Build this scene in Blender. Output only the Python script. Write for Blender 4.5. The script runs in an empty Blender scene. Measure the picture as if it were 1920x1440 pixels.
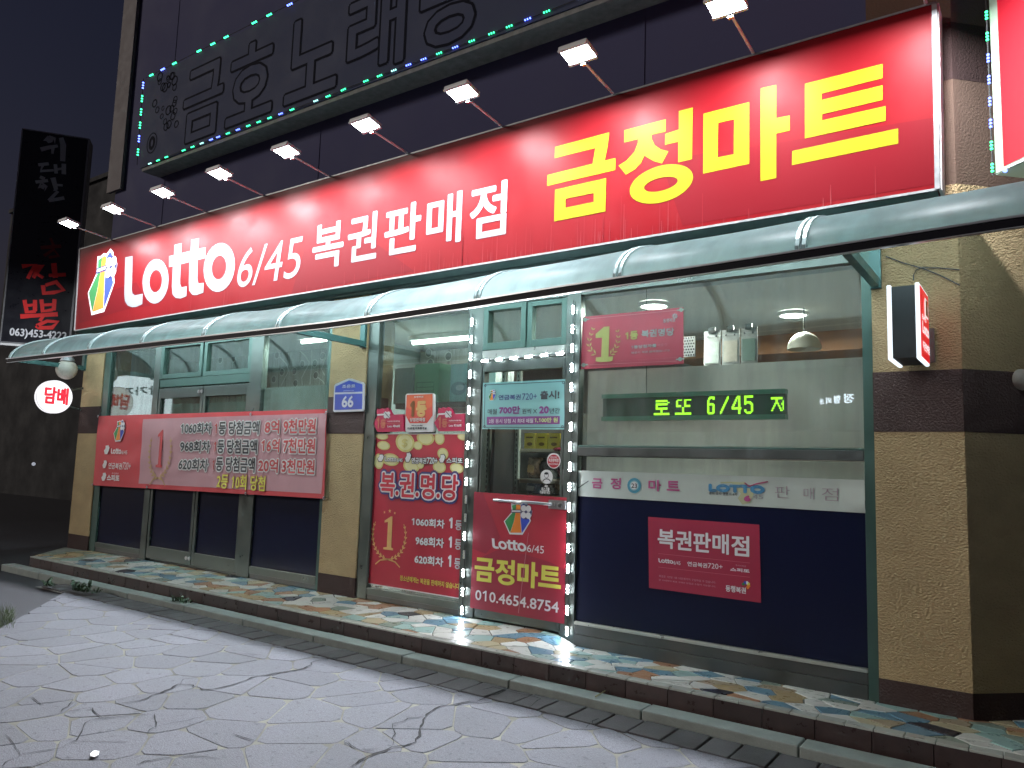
import bpy, math, random
from mathutils import Vector, Matrix, noise
from mathutils.geometry import tessellate_polygon
random.seed(7)
SC = bpy.context.scene
COL = SC.collection
V = Vector

# ------------------------------------------------------------------ camera (solved from the facade's vanishing lines)
FPX, YAW, PITCH, ROLL = 1428.83, .616513, -.108513, .031572      # focal length for a 1920 px wide frame, angles in radians
CAM = V((0, -5.613, 1.37))
def cam_matrix():
    cy, sy, cp, sp, cr, sr = math.cos(YAW), math.sin(YAW), math.cos(PITCH), math.sin(PITCH), math.cos(ROLL), math.sin(ROLL)
    B = Matrix(((1,0,0),(0,0,1),(0,-1,0)))
    Y = Matrix(((cy,sy,0),(-sy,cy,0),(0,0,1)))
    P = Matrix(((1,0,0),(0,cp,-sp),(0,sp,cp)))
    R = Matrix(((cr,sr,0),(-sr,cr,0),(0,0,1)))
    return R @ P @ B @ Y
MC = cam_matrix()
cd = bpy.data.cameras.new('camera'); co = bpy.data.objects.new('camera', cd); COL.objects.link(co)
cd.sensor_width = 36; cd.lens = FPX/1920*36; cd.clip_start = .05; cd.clip_end = 400
co.matrix_world = Matrix.Translation(CAM) @ MC.transposed().to_4x4()
SC.camera = co

# ------------------------------------------------------------------ night sky, faint town glow, exposure
w = bpy.data.worlds.new('World'); SC.world = w; w.use_nodes = True
nt = w.node_tree; bg = nt.nodes['Background']
sky = nt.nodes.new('ShaderNodeTexSky'); sky.sky_type = 'NISHITA'; sky.sun_disc = False
sky.sun_elevation = math.radians(19); sky.sun_rotation = math.radians(227); sky.air_density = 1.6; sky.dust_density = 1.0; sky.ozone_density = 4
tint = nt.nodes.new('ShaderNodeVectorMath'); tint.operation = 'MULTIPLY'; tint.inputs[1].default_value = (1.25, .80, .98)   # town light on the night sky
nt.links.new(sky.outputs[0], tint.inputs[0]); nt.links.new(tint.outputs[0], bg.inputs[0]); bg.inputs[1].default_value = .006
sd = bpy.data.lights.new('sun', 'SUN'); sd.energy = .85; sd.angle = math.radians(10); sd.color = (1, .92, .84)
so = bpy.data.objects.new('sun', sd); COL.objects.link(so)
so.rotation_euler = (math.radians(71), 0, math.radians(-47))
SC.view_settings.view_transform = 'Standard'; SC.view_settings.look = 'None'
SC.view_settings.exposure = .35; SC.view_settings.gamma = 1; SC.view_settings.use_curve_mapping = False
SC.render.engine = 'CYCLES'; SC.render.filter_size = 1.15
SC.cycles.use_denoising = True
SC.cycles.max_bounces = 8; SC.cycles.transparent_max_bounces = 12; SC.cycles.sample_clamp_indirect = 4
SC.cycles.caustics_reflective = False; SC.cycles.caustics_refractive = False

# ------------------------------------------------------------------ materials
MATS = {}
def mat(name, col, rough=.6, metal=0, spec=.5, var=0, vscale=6, bump=0, bscale=60, rnd=0, emit=None, es=0, stretch=None, detail=6):
    """Principled material; var = noise variation of the base colour, rnd = difference from piece to piece, bump = relief."""
    if name in MATS: return MATS[name]
    m = bpy.data.materials.new(name); m.use_nodes = True; MATS[name] = m
    n, l = m.node_tree.nodes, m.node_tree.links
    b = n['Principled BSDF']
    b.inputs['Base Color'].default_value = (*col, 1); b.inputs['Roughness'].default_value = rough
    b.inputs['Metallic'].default_value = metal; b.inputs['Specular IOR Level'].default_value = spec
    src = None
    if var or rnd or bump:
        tc = n.new('ShaderNodeTexCoord'); vec = tc.outputs['Object']
        geo = n.new('ShaderNodeNewGeometry'); vec = geo.outputs['Position']
        if stretch:
            mp = n.new('ShaderNodeMapping'); mp.inputs['Scale'].default_value = stretch; l.new(vec, mp.inputs[0]); vec = mp.outputs[0]
    if var:
        t = n.new('ShaderNodeTexNoise'); t.inputs['Scale'].default_value = vscale; t.inputs['Detail'].default_value = detail; t.inputs['Roughness'].default_value = .65
        l.new(vec, t.inputs['Vector'])
        mr = n.new('ShaderNodeMapRange'); mr.inputs[1].default_value = .25; mr.inputs[2].default_value = .75
        mr.inputs[3].default_value = 1-var; mr.inputs[4].default_value = 1+var; l.new(t.outputs['Fac'], mr.inputs[0]); src = mr.outputs[0]
        rr = n.new('ShaderNodeMapRange'); rr.inputs[1].default_value = .3; rr.inputs[2].default_value = .7
        rr.inputs[3].default_value = max(.03, rough-.12); rr.inputs[4].default_value = min(1, rough+.12); l.new(t.outputs['Fac'], rr.inputs[0]); l.new(rr.outputs[0], b.inputs['Roughness'])
    if name.startswith('paving_c'):       # gum, grit and stains on the stones
        t2 = n.new('ShaderNodeTexNoise'); t2.inputs['Scale'].default_value = 24; t2.inputs['Detail'].default_value = 4; l.new(vec, t2.inputs['Vector'])
        r2 = n.new('ShaderNodeMapRange'); r2.inputs[1].default_value = .60; r2.inputs[2].default_value = .72; r2.inputs[3].default_value = 1; r2.inputs[4].default_value = .55; l.new(t2.outputs['Fac'], r2.inputs[0])
        t3 = n.new('ShaderNodeTexNoise'); t3.inputs['Scale'].default_value = 210; l.new(vec, t3.inputs['Vector'])
        r3 = n.new('ShaderNodeMapRange'); r3.inputs[1].default_value = .35; r3.inputs[2].default_value = .65; r3.inputs[3].default_value = .72; r3.inputs[4].default_value = 1.3; l.new(t3.outputs['Fac'], r3.inputs[0])
        for q in (r2, r3):
            mm = n.new('ShaderNodeMath'); mm.operation = 'MULTIPLY'; l.new(src, mm.inputs[0]); l.new(q.outputs[0], mm.inputs[1]); src = mm.outputs[0]
    if rnd:
        oi = n.new('ShaderNodeObjectInfo'); m2 = n.new('ShaderNodeMapRange'); m2.inputs[3].default_value = 1-rnd; m2.inputs[4].default_value = 1+rnd
        l.new(oi.outputs['Random'], m2.inputs[0])
        if src is None: src = m2.outputs[0]
        else:
            mm = n.new('ShaderNodeMath'); mm.operation = 'MULTIPLY'; l.new(src, mm.inputs[0]); l.new(m2.outputs[0], mm.inputs[1]); src = mm.outputs[0]
    if src is not None:
        vm = n.new('ShaderNodeVectorMath'); vm.operation = 'SCALE'; vm.inputs[0].default_value = col; l.new(src, vm.inputs['Scale']); l.new(vm.outputs[0], b.inputs['Base Color'])
    if bump:
        t = n.new('ShaderNodeTexNoise'); t.inputs['Scale'].default_value = bscale; t.inputs['Detail'].default_value = 5
        l.new(vec, t.inputs['Vector']); bp = n.new('ShaderNodeBump'); bp.inputs['Strength'].default_value = bump; bp.inputs['Distance'].default_value = .022 if 'stucco' in name else .01
        l.new(t.outputs['Fac'], bp.inputs['Height']); l.new(bp.outputs[0], b.inputs['Normal'])
    if emit: b.inputs['Emission Color'].default_value = (*emit, 1); b.inputs['Emission Strength'].default_value = es
    return m

def schlick(n, l, f0, f1):
    """Reflectance of a clear surface, the same from both of its sides."""
    lw = n.new('ShaderNodeLayerWeight'); lw.inputs[0].default_value = .5
    pw = n.new('ShaderNodeMath'); pw.operation = 'POWER'; pw.inputs[1].default_value = 5; l.new(lw.outputs['Facing'], pw.inputs[0])
    ma = n.new('ShaderNodeMath'); ma.operation = 'MULTIPLY_ADD'; ma.inputs[1].default_value = f1; ma.inputs[2].default_value = f0; l.new(pw.outputs[0], ma.inputs[0]); return ma.outputs[0]
def glass(name, tint, refl=1.0, rough=.0, haze=.0):
    m = bpy.data.materials.new(name); m.use_nodes = True; n, l = m.node_tree.nodes, m.node_tree.links
    n.remove(n['Principled BSDF']); out = n['Material Output']
    tr = n.new('ShaderNodeBsdfTransparent'); tr.inputs[0].default_value = (*tint, 1)
    gl = n.new('ShaderNodeBsdfGlossy'); gl.inputs['Roughness'].default_value = rough; gl.inputs[0].default_value = (.95, .98, .97, 1)
    mu = schlick(n, l, .06*refl, .9*refl)
    mx = n.new('ShaderNodeMixShader'); l.new(mu, mx.inputs[0]); l.new(tr.outputs[0], mx.inputs[1]); l.new(gl.outputs[0], mx.inputs[2])
    last = mx
    if haze:      # dust and rain streaks on the pane
        geo = n.new('ShaderNodeNewGeometry'); mp = n.new('ShaderNodeMapping'); mp.inputs['Scale'].default_value = (5, 5, .7); l.new(geo.outputs['Position'], mp.inputs[0])
        t = n.new('ShaderNodeTexNoise'); t.inputs['Scale'].default_value = 1.6; t.inputs['Detail'].default_value = 7; l.new(mp.outputs[0], t.inputs['Vector'])
        mr = n.new('ShaderNodeMapRange'); mr.inputs[1].default_value = .4; mr.inputs[2].default_value = .8; mr.inputs[3].default_value = haze*.35; mr.inputs[4].default_value = haze*1.7; l.new(t.outputs['Fac'], mr.inputs[0])
        df = n.new('ShaderNodeBsdfDiffuse'); df.inputs[0].default_value = (.55, .58, .56, 1)
        m2 = n.new('ShaderNodeMixShader'); l.new(mr.outputs[0], m2.inputs[0]); l.new(mx.outputs[0], m2.inputs[1]); l.new(df.outputs[0], m2.inputs[2]); last = m2
    l.new(last.outputs[0], out.inputs[0]); return m

def translucent(name, col, tcol, mix, gloss=.2, rough=.35, var=.15, bump=.0):
    """Sheet that scatters light on both sides (awning plastic, frosted film, cloth)."""
    m = bpy.data.materials.new(name); m.use_nodes = True; n, l = m.node_tree.nodes, m.node_tree.links
    n.remove(n['Principled BSDF']); out = n['Material Output']
    geo = n.new('ShaderNodeNewGeometry'); t = n.new('ShaderNodeTexNoise'); t.inputs['Scale'].default_value = 3.5; t.inputs['Detail'].default_value = 8
    mp = n.new('ShaderNodeMapping'); mp.inputs['Scale'].default_value = (1.6, .8, .8); l.new(geo.outputs['Position'], mp.inputs[0]); l.new(mp.outputs[0], t.inputs['Vector'])
    mr = n.new('ShaderNodeMapRange'); mr.inputs[1].default_value = .3; mr.inputs[2].default_value = .7; mr.inputs[3].default_value = 1-var; mr.inputs[4].default_value = 1+var; l.new(t.outputs['Fac'], mr.inputs[0])
    def sc(c):
        vm = n.new('ShaderNodeVectorMath'); vm.operation = 'SCALE'; vm.inputs[0].default_value = c; l.new(mr.outputs[0], vm.inputs['Scale']); return vm.outputs[0]
    d = n.new('ShaderNodeBsdfDiffuse'); tl = n.new('ShaderNodeBsdfTranslucent'); l.new(sc(col), d.inputs[0]); l.new(sc(tcol), tl.inputs[0])
    mx = n.new('ShaderNodeMixShader'); mx.inputs[0].default_value = mix; l.new(d.outputs[0], mx.inputs[1]); l.new(tl.outputs[0], mx.inputs[2])
    gl = n.new('ShaderNodeBsdfGlossy'); gl.inputs['Roughness'].default_value = rough
    m2 = n.new('ShaderNodeMixShader'); l.new(schlick(n, l, gloss*.14, .05), m2.inputs[0]); l.new(mx.outputs[0], m2.inputs[1]); l.new(gl.outputs[0], m2.inputs[2])
    l.new(m2.outputs[0], out.inputs[0]); return m

def emat(name, col, s): return mat(name, (.02, .02, .02), .5, emit=col, es=s)
STUCCO = mat('stucco', (.44, .32, .18), .92, spec=.15, var=.14, vscale=3, bump=1, bscale=58, detail=8, stretch=(1, 1, 1.5))
STUCCO_BR = mat('stucco_brown', (.058, .036, .034), .9, spec=.1, var=.15, vscale=3, bump=.5, bscale=75)
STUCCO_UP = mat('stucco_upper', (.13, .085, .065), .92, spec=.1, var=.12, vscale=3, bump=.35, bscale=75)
SIDING = mat('wall_siding', (.080, .080, .155), .8, spec=.1, var=.04, vscale=1.0)
ALU = mat('frame_metal', (.10, .115, .105), .38, .75, var=.12, vscale=5)
ALU_DK = mat('frame_metal_dark', (.09, .092, .09), .42, .7, var=.15, vscale=5)
ALU_GR = mat('frame_metal_green', (.055, .10, .085), .42, .45, var=.1, vscale=5)
SILL = mat('sill_metal', (.55, .58, .54), .35, .7, var=.1, vscale=8)
NAVY = mat('navy_film', (.005, .0065, .022), .3, spec=.2)
TRIM_BK = mat('black_trim', (.008, .008, .012), .5, spec=.12)
BEAD = mat('rail_bead', (.62, .66, .68), .3, .8)
STEEL = mat('steel', (.55, .55, .56), .28, .9)
WHITE = mat('white_paint', (.78, .78, .78), .5, var=.05)
WHITE_V = mat('white_vinyl', (.80, .81, .84), .42)
BLACK_V = mat('black_ink', (.012, .014, .02), .5)
RED_V = mat('red_ink', (.45, .012, .03), .5)
YEL_V = mat('yellow_vinyl', (.80, .68, .02), .42)
YEL_P = mat('yellow_ink', (.70, .66, .10), .5)
GOLD = mat('gold_ink', (.70, .42, .15), .5, var=.1, vscale=20)
GOLD_G = mat('green_gold_ink', (.42, .42, .13), .5, var=.1, vscale=20)
GREEN_V = mat('green_ink', (.02, .19, .05), .45); ORANGE_V = mat('orange_ink', (.78, .22, .02), .45); BLUE_V = mat('blue_ink', (.02, .05, .42), .45)
NAVY_V = mat('navy_ink', (.02, .02, .12), .5); PURPLE_V = mat('purple_ink', (.16, .025, .15), .5); MAG_V = mat('magenta_ink', (.36, .05, .17), .6)
GREY_V = mat('grey_ink', (.32, .33, .33), .6); LBLUE_V = mat('blue_print', (.05, .20, .36), .5); LIME_V = mat('lime_ink', (.62, .75, .30), .5)
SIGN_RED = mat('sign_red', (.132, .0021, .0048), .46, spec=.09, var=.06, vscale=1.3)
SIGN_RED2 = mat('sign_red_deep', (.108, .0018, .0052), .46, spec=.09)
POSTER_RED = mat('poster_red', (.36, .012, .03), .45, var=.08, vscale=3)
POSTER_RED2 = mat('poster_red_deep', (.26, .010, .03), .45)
CABLE = mat('cable', (.02, .02, .022), .6)
GLASS = glass('window_glass', (.82, .90, .88), 1.0, .0, .085)
GLASS_D = glass('door_glass', (.88, .94, .93), 1.0, .0, .035)
GLASS_G = glass('window_glass_dusty', (.74, .86, .82), 1.0, .02, .10)
AWN = translucent('awning_plastic', (.085, .145, .155), (.66, .87, .87), .88, .05, .40, .16)
FROST = translucent('frosted_film', (.60, .60, .59), (.72, .71, .69), .55, .08, .4, .06)
FROST_G = translucent('frosted_film_grey', (.27, .32, .32), (.50, .58, .57), .5, .08, .4, .08)

# ------------------------------------------------------------------ mesh helpers
class MB:
    def __init__(s): s.v, s.f = [], []
    def add(s, vs, fs):
        o = len(s.v); s.v += [V(p) for p in vs]; s.f += [tuple(i+o for i in f) for f in fs]; return s
    def box(s, x0, x1, y0, y1, z0, z1):
        return s.add([(x,y,z) for z in (z0,z1) for y in (y0,y1) for x in (x0,x1)], [(0,2,3,1),(4,5,7,6),(0,1,5,4),(2,6,7,3),(0,4,6,2),(1,3,7,5)])
    def hexa(s, lo, hi):
        """Prism between two matching rings of points."""
        k = len(lo); s.add(list(lo)+list(hi), [tuple(range(k))[::-1], tuple(range(k, 2*k))]+[(i, (i+1)%k, k+(i+1)%k, k+i) for i in range(k)]); return s
    def bar(s, a, b, wd, ht, up=(0,0,1)):
        a, b = V(a), V(b); d = (b-a).normalized(); u = V(up); sd = d.cross(u).normalized()*wd/2; u = sd.cross(d).normalized()*ht/2
        return s.hexa([a-sd-u, a+sd-u, a+sd+u, a-sd+u], [b-sd-u, b+sd-u, b+sd+u, b-sd+u])
    def tube(s, pts, r, n=6):
        pts = [V(p) for p in pts]; rings = []
        for i, p in enumerate(pts):
            d = (pts[min(i+1, len(pts)-1)]-pts[max(i-1, 0)]).normalized(); u = V((0,0,1)) if abs(d.z) < .9 else V((1,0,0))
            a = d.cross(u).normalized(); b = a.cross(d); rr = r[i] if isinstance(r, (list, tuple)) else r
            rings.append([p+(a*math.cos(t)+b*math.sin(t))*rr for t in [2*math.pi*k/n for k in range(n)]])
        o = len(s.v)
        for R in rings: s.v += R
        for i in range(len(rings)-1):
            for k in range(n): s.f.append((o+i*n+k, o+i*n+(k+1)%n, o+(i+1)*n+(k+1)%n, o+(i+1)*n+k))
        s.f.append(tuple(o+k for k in range(n))[::-1]); s.f.append(tuple(o+(len(rings)-1)*n+k for k in range(n))); return s
    def lathe(s, c, prof, n=24, ax=None):
        c = V(c); o = len(s.v); ax = ax or (V((1,0,0)), V((0,1,0)), V((0,0,1)))
        for r, z in prof:
            for k in range(n):
                t = 2*math.pi*k/n; s.v.append(c+ax[0]*r*math.cos(t)+ax[1]*r*math.sin(t)+ax[2]*z)
        for i in range(len(prof)-1):
            for k in range(n): s.f.append((o+i*n+k, o+i*n+(k+1)%n, o+(i+1)*n+(k+1)%n, o+(i+1)*n+k))
        return s
def put(name, mb, m, parent=None, smooth=False, bevel=0):
    """Link a builder as one mesh object; vertices are stored relative to its parent's place."""
    me = bpy.data.meshes.new(name); off = V((0,0,0)); p = parent
    while p is not None: off += p.location; p = p.parent
    base = V((0,0,0))
    me.from_pydata([tuple(v-off) for v in mb.v], [], mb.f); me.materials.append(m); me.update()
    o = bpy.data.objects.new(name, me); COL.objects.link(o)
    if parent is not None: o.parent = parent
    if smooth: me.polygons.foreach_set('use_smooth', [True]*len(me.polygons))
    if bevel:
        bv = o.modifiers.new('bevel', 'BEVEL'); bv.width = bevel; bv.segments = 2; bv.limit_method = 'ANGLE'
    return o
def tag(o, label=None, cat=None, group=None, kind=None):
    for k, v in (('label', label), ('category', cat), ('group', group), ('kind', kind)):
        if v: o[k] = v
    return o
def thing(name, label, cat, loc, group=None):
    o = bpy.data.objects.new(name, None); COL.objects.link(o); o.location = loc; o.empty_display_size = .1
    return tag(o, label, cat, group)
def copy_tree(o, parent=None):
    c = o.copy(); COL.objects.link(c); c.parent = parent
    for ch in list(o.children): copy_tree(ch, c)
    return c
def box(name, b, m, parent=None, bevel=0): return put(name, MB().box(*b), m, parent, bevel=bevel)

class PL:
    """A flat surface standing in the place: origin, direction along it, direction up it. px() reads a point of it off the photograph's
    measurements (1920 x 1440); at() gives the point in the world, d metres proud of the surface."""
    def __init__(s, o, ex=(1,0,0), ez=(0,0,1)):
        s.o, s.ex, s.ez = V(o), V(ex).normalized(), V(ez).normalized(); s.n = s.ex.cross(s.ez)
    def px(s, u, v):
        d = MC.transposed() @ V(((u-960)/FPX, -(v-720)/FPX, -1)); t = (s.o-CAM).dot(s.n)/d.dot(s.n); q = CAM+d*t-s.o
        return q.dot(s.ex), q.dot(s.ez)
    def at(s, a, b, d=0): return s.o+s.ex*a+s.ez*b+s.n*d
    def p(s, u, v, d=0): return s.at(*s.px(u, v), d)
def F(y): return PL((0, y, 0))
def ZP(z): return PL((0, 0, z), (1,0,0), (0,1,0))
def crop(ox, oy, k): return lambda pts: [(ox+x/k, oy+y/k) for x, y in pts]

def polyobj(name, rings, pl, m, parent, d=.002, th=0, loc=False):
    """Flat (or th thick) shape: list of rings (outer, holes) in survey points (loc: in metres on the plane)."""
    L = [[q if loc else pl.px(*q) for q in r] for r in rings]
    tr = tessellate_polygon([[V((a, b, 0)) for a, b in r] for r in L]); flat = [q for r in L for q in r]
    mb = MB(); mb.add([pl.at(a, b, d) for a, b in flat], [])
    for t in tr:
        a, b, c = [V(flat[i]) for i in t]
        mb.f.append(tuple(t) if (b-a).cross(c-a) > 0 else tuple(t)[::-1])
    if th:
        k = len(flat); mb.v += [pl.at(a, b, d-th) for a, b in flat]; o = 0
        for i, r in enumerate(L):
            for j in range(len(r)): mb.f.append((o+j, o+j+k, o+(j+1)%len(r)+k, o+(j+1)%len(r)))
            o += len(r)
    return put(name, mb, m, parent)
def multi(name, shapes, pl, m, parent, d=.002):
    """Several flat shapes (each a list of rings in metres on the plane) as one printed part."""
    mb = MB()
    for L in shapes:
        tr = tessellate_polygon([[V((a, b, 0)) for a, b in r] for r in L]); flat = [q for r in L for q in r]; o = len(mb.v)
        mb.v += [pl.at(a, b, d) for a, b in flat]
        for t in tr:
            a, b, c = [V(flat[i]) for i in t]; t = tuple(i+o for i in t)
            mb.f.append(t if (b-a).cross(c-a) > 0 else t[::-1])
    return put(name, mb, m, parent)
def sheet(name, q, pl, m, parent, d=.0, th=.004): return polyobj(name, [q], pl, m, parent, d, th)
def text(body, pl, q, m, parent, d=.003, bold=.0, shear=0, res=3, loc=False, name='lettering', sp=1.0, grow_r=0):
    """Lettering fitted between two survey corners (bottom left, top right) or four points (left, right, bottom, top)."""
    if loc: a0, a1, b0, b1 = q
    elif len(q) == 2:
        (a0, b0), (a1, b1) = pl.px(*q[0]), pl.px(*q[1])
    else: a0, a1, b0, b1 = pl.px(*q[0])[0], pl.px(*q[1])[0], pl.px(*q[2])[1], pl.px(*q[3])[1]
    c = bpy.data.curves.new('lettering', 'FONT'); c.body = body.replace('1', '\U0001D7E3'); c.resolution_u = res; c.shear = shear; c.space_character = sp
    if bold < 0: c.offset = bold
    o = bpy.data.objects.new('lettering', c); COL.objects.link(o)
    me = bpy.data.meshes.new_from_object(o.evaluated_get(bpy.context.evaluated_depsgraph_get()))
    bpy.data.objects.remove(o); bpy.data.curves.remove(c)
    xs = [v.co.x for v in me.vertices]; ys = [v.co.y for v in me.vertices]
    x0, x1, y0, y1 = min(xs), max(xs), min(ys), max(ys)
    off = V((0,0,0)); p = parent
    while p is not None: off += p.location; p = p.parent
    if y1-y0 < 1e-6: y1 = y0+1
    r = max(0, bold)*min(abs(a1-a0)/(x1-x0), (b1-b0)/(y1-y0)); sg = 1 if a1 > a0 else -1
    vs = []
    for v in me.vertices:
        a = a0+sg*r+(v.co.x-x0)/(x1-x0)*(a1-a0-2*sg*r); b = b0+r+(v.co.y-y0)/(y1-y0)*(b1-b0-2*r); vs.append(pl.at(a, b, d)-off)
    fs = [tuple(q.vertices) for q in me.polygons]; bpy.data.meshes.remove(me)
    rg = r+grow_r; me = grow(vs, fs, pl, rg, 12 if grow_r else 8 if b1-b0 > .12 else 6) if rg > 0 else grow(vs, fs, pl, 0, 1)
    me.materials.append(m); me.name = name
    ob = bpy.data.objects.new(name, me); COL.objects.link(ob); ob.parent = parent; return ob
def grow(vs, fs, pl, r, K):
    """The letters, or the letters widened by r all round (copies laid a hair apart)."""
    n = len(vs); V_, F_ = [], []
    for k in range(K):
        t = 2*math.pi*(k+.5)/K; sh = pl.ex*r*math.cos(t)+pl.ez*r*math.sin(t)+pl.n*(k*.00009)
        V_ += [tuple(v+sh) for v in vs]; F_ += [tuple(j+k*n for j in f) for f in fs]
    me = bpy.data.meshes.new('lettering'); me.from_pydata(V_, [], F_); return me
def texts(rows, pl, C, parent, d=.003, res=3):
    for r in rows:
        body, x0, y0, x1, y1, m, bold = r[:7]; text(body, pl, C([(x0, y0), (x1, y1)]), m, parent, r[7] if len(r) > 7 else d, bold, res=res)
def outlined(body, pl, q, layers, parent, d=.003, loc=False):
    """Layers of (material, bold), widest first, each a hair in front of the last; all share the fit of the thinnest."""
    if loc: a0, a1, b0, b1 = q
    elif len(q) == 2: (a0, b0), (a1, b1) = pl.px(*q[0]), pl.px(*q[1])
    else: a0, a1, b0, b1 = pl.px(*q[0])[0], pl.px(*q[1])[0], pl.px(*q[2])[1], pl.px(*q[3])[1]
    base = layers[-1][1]; h = min((b1-b0)/.92, abs(a1-a0)/(.9*max(1, len(body)))*1.25)
    for i, (m, bo) in enumerate(layers):
        r = (bo-base)*h; o = text(body, pl, (a0, a1, b0, b1), m, parent, d+i*.0018, base, loc=True, grow_r=r)
        if i < len(layers)-1: o.name = 'lettering_border'
def ell(cx, cy, a, b, s=0, n=28): return [(cx+a*math.cos(2*math.pi*i/n), cy+b*math.sin(2*math.pi*i/n)+s*a*math.cos(2*math.pi*i/n)) for i in range(n)]
def stroke(pts, wds, n=1):
    """Brush stroke outline in metres/points: polyline with a width at each point."""
    pts = [V(p) for p in pts]; L, R = [], []
    for i, p in enumerate(pts):
        d = (pts[min(i+1, len(pts)-1)]-pts[max(i-1, 0)]); d = d.normalized() if d.length else V((1, 0)); nn = V((-d.y, d.x)); wd = wds[i] if isinstance(wds, (list, tuple)) else wds
        L.append(tuple(p+nn*wd/2)); R.append(tuple(p-nn*wd/2))
    return L+R[::-1]
def arc_pts(x0, y0, x1, y1, bulge, n=6):
    m = V(((x0+x1)/2, (y0+y1)/2)); d = V((x1-x0, y1-y0)); c = m+V((-d.y, d.x))*bulge
    return [tuple((1-t)**2*V((x0,y0))+2*t*(1-t)*c+t*t*V((x1,y1))) for t in [i/n for i in range(n+1)]]

# ------------------------------------------------------------------ Voronoi stones
def clip(poly, nx, ny, c):
    out = []
    for i in range(len(poly)):
        p, q = poly[i], poly[(i+1)%len(poly)]; dp, dq = p[0]*nx+p[1]*ny-c, q[0]*nx+q[1]*ny-c
        if dp <= 0: out.append(p)
        if dp*dq < 0: t = dp/(dp-dq); out.append((p[0]+(q[0]-p[0])*t, p[1]+(q[1]-p[1])*t))
    return out
def voronoi(x0, x1, y0, y1, step, gap, jit=.45, sx=1.0):
    nx, ny = max(1, int((x1-x0)/(step*sx))), max(1, int((y1-y0)/step)); S = {}
    for i in range(-1, nx+1):
        for j in range(-1, ny+1):
            S[i, j] = (x0+(i+.5+random.uniform(-jit, jit)+(.5 if j%2 else 0))*(x1-x0)/nx, y0+(j+.5+random.uniform(-jit, jit))*(y1-y0)/ny)
    cells = []
    for (i, j), s in S.items():
        P = [(x0, y0), (x1, y0), (x1, y1), (x0, y1)]
        for di in range(-3, 4):
            for dj in range(-3, 4):
                q = S.get((i+di, j+dj))
                if q is None or (di == 0 and dj == 0): continue
                dx, dy = q[0]-s[0], q[1]-s[1]; L = math.hypot(dx, dy)
                if L < 1e-6: continue
                g = gap*random.uniform(.6, 1.3)
                P = clip(P, dx/L, dy/L, ((q[0]**2+q[1]**2-s[0]**2-s[1]**2)/2)/L-g/2)
                if len(P) < 3: break
            if len(P) < 3: break
        if len(P) >= 3:
            A = abs(sum(P[k][0]*P[(k+1)%len(P)][1]-P[(k+1)%len(P)][0]*P[k][1] for k in range(len(P))))/2
            if A > step*step*.04: cells.append(P)
    return cells
def chaikin(P, r=.2):
    out = []
    for i in range(len(P)):
        p, q = P[i], P[(i+1)%len(P)]; out += [(p[0]+(q[0]-p[0])*r, p[1]+(q[1]-p[1])*r), (p[0]+(q[0]-p[0])*(1-r), p[1]+(q[1]-p[1])*(1-r))]
    return out
def stz(x, y):
    t = min(1, max(0, (x+3.45)/.25)); t = t*t*(3-2*t); return -.072*t*min(1, max(.15, 1+y/.87))
def slab(mb, P, z0, z1, bev, zf=lambda x, y: 0):
    c = V((sum(p[0] for p in P)/len(P), sum(p[1] for p in P)/len(P)))
    tx, ty = random.uniform(-.003, .003), random.uniform(-.003, .003)
    k = len(P); lo = [(p[0], p[1], z0) for p in P]; mid = [(p[0], p[1], z1-bev+(p[0]-c.x)*tx+(p[1]-c.y)*ty) for p in P]; top = []
    for p in P:
        d = V(p)-c; L = d.length; q = c+d*(max(.2, 1-bev*1.3/max(L, .01))); top.append((q.x, q.y, z1+(q.x-c.x)*tx+(q.y-c.y)*ty))
    lo, mid, top = [[(x, y, z+zf(x, y)) for x, y, z in L_] for L_ in (lo, mid, top)]
    mb.add(lo+mid+top, [tuple(range(2*k, 3*k))]+[(i, (i+1)%k, k+(i+1)%k, k+i) for i in range(k)]+[(k+i, k+(i+1)%k, 2*k+(i+1)%k, 2*k+i) for i in range(k)])
def area_sign(P): return sum(P[k][0]*P[(k+1)%len(P)][1]-P[(k+1)%len(P)][0]*P[k][1] for k in range(len(P)))
GZ = -.17                                                    # ground level; the step's top is z = 0

# ================================================================== ground, pavement, kerb, step
ASPH = mat('asphalt', (.035, .034, .038), .9, spec=.2, var=.35, vscale=9, bump=.5, bscale=70)
g = put('ground', MB().add([(-120,-120,GZ-.03),(120,-120,GZ-.03),(120,160,GZ-.03),(-120,160,GZ-.03)], [(0,1,2,3)]), ASPH); tag(g, kind='structure')
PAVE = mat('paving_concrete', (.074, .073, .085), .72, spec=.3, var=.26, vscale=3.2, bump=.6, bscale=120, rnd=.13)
JOINT = mat('paving_joint', (.105, .10, .085), .9, spec=.2, var=.75, vscale=2.2)
BRK = mat('border_brick', (.062, .054, .056), .7, spec=.35, var=.25, vscale=10, bump=.4, bscale=120, rnd=.2)
KERB = mat('kerb_concrete', (.30, .34, .32), .75, spec=.3, var=.2, vscale=6, bump=.3, bscale=110, rnd=.08)
pav = bpy.data.objects.new('pavement', None); COL.objects.link(pav); tag(pav, kind='structure')
def left_limit(y): return -9.1+(-1.30-y)*1.22                # the pavement's ragged left end
put('joint_bed', MB().add([(-8.9,-1.36,GZ-.003),(1.5,-1.36,GZ-.0035),(3.5,-8,GZ-.0035),(-.9,-8,GZ-.0035)], [(0,3,2,1)]), JOINT, pav)
stones = []
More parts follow.
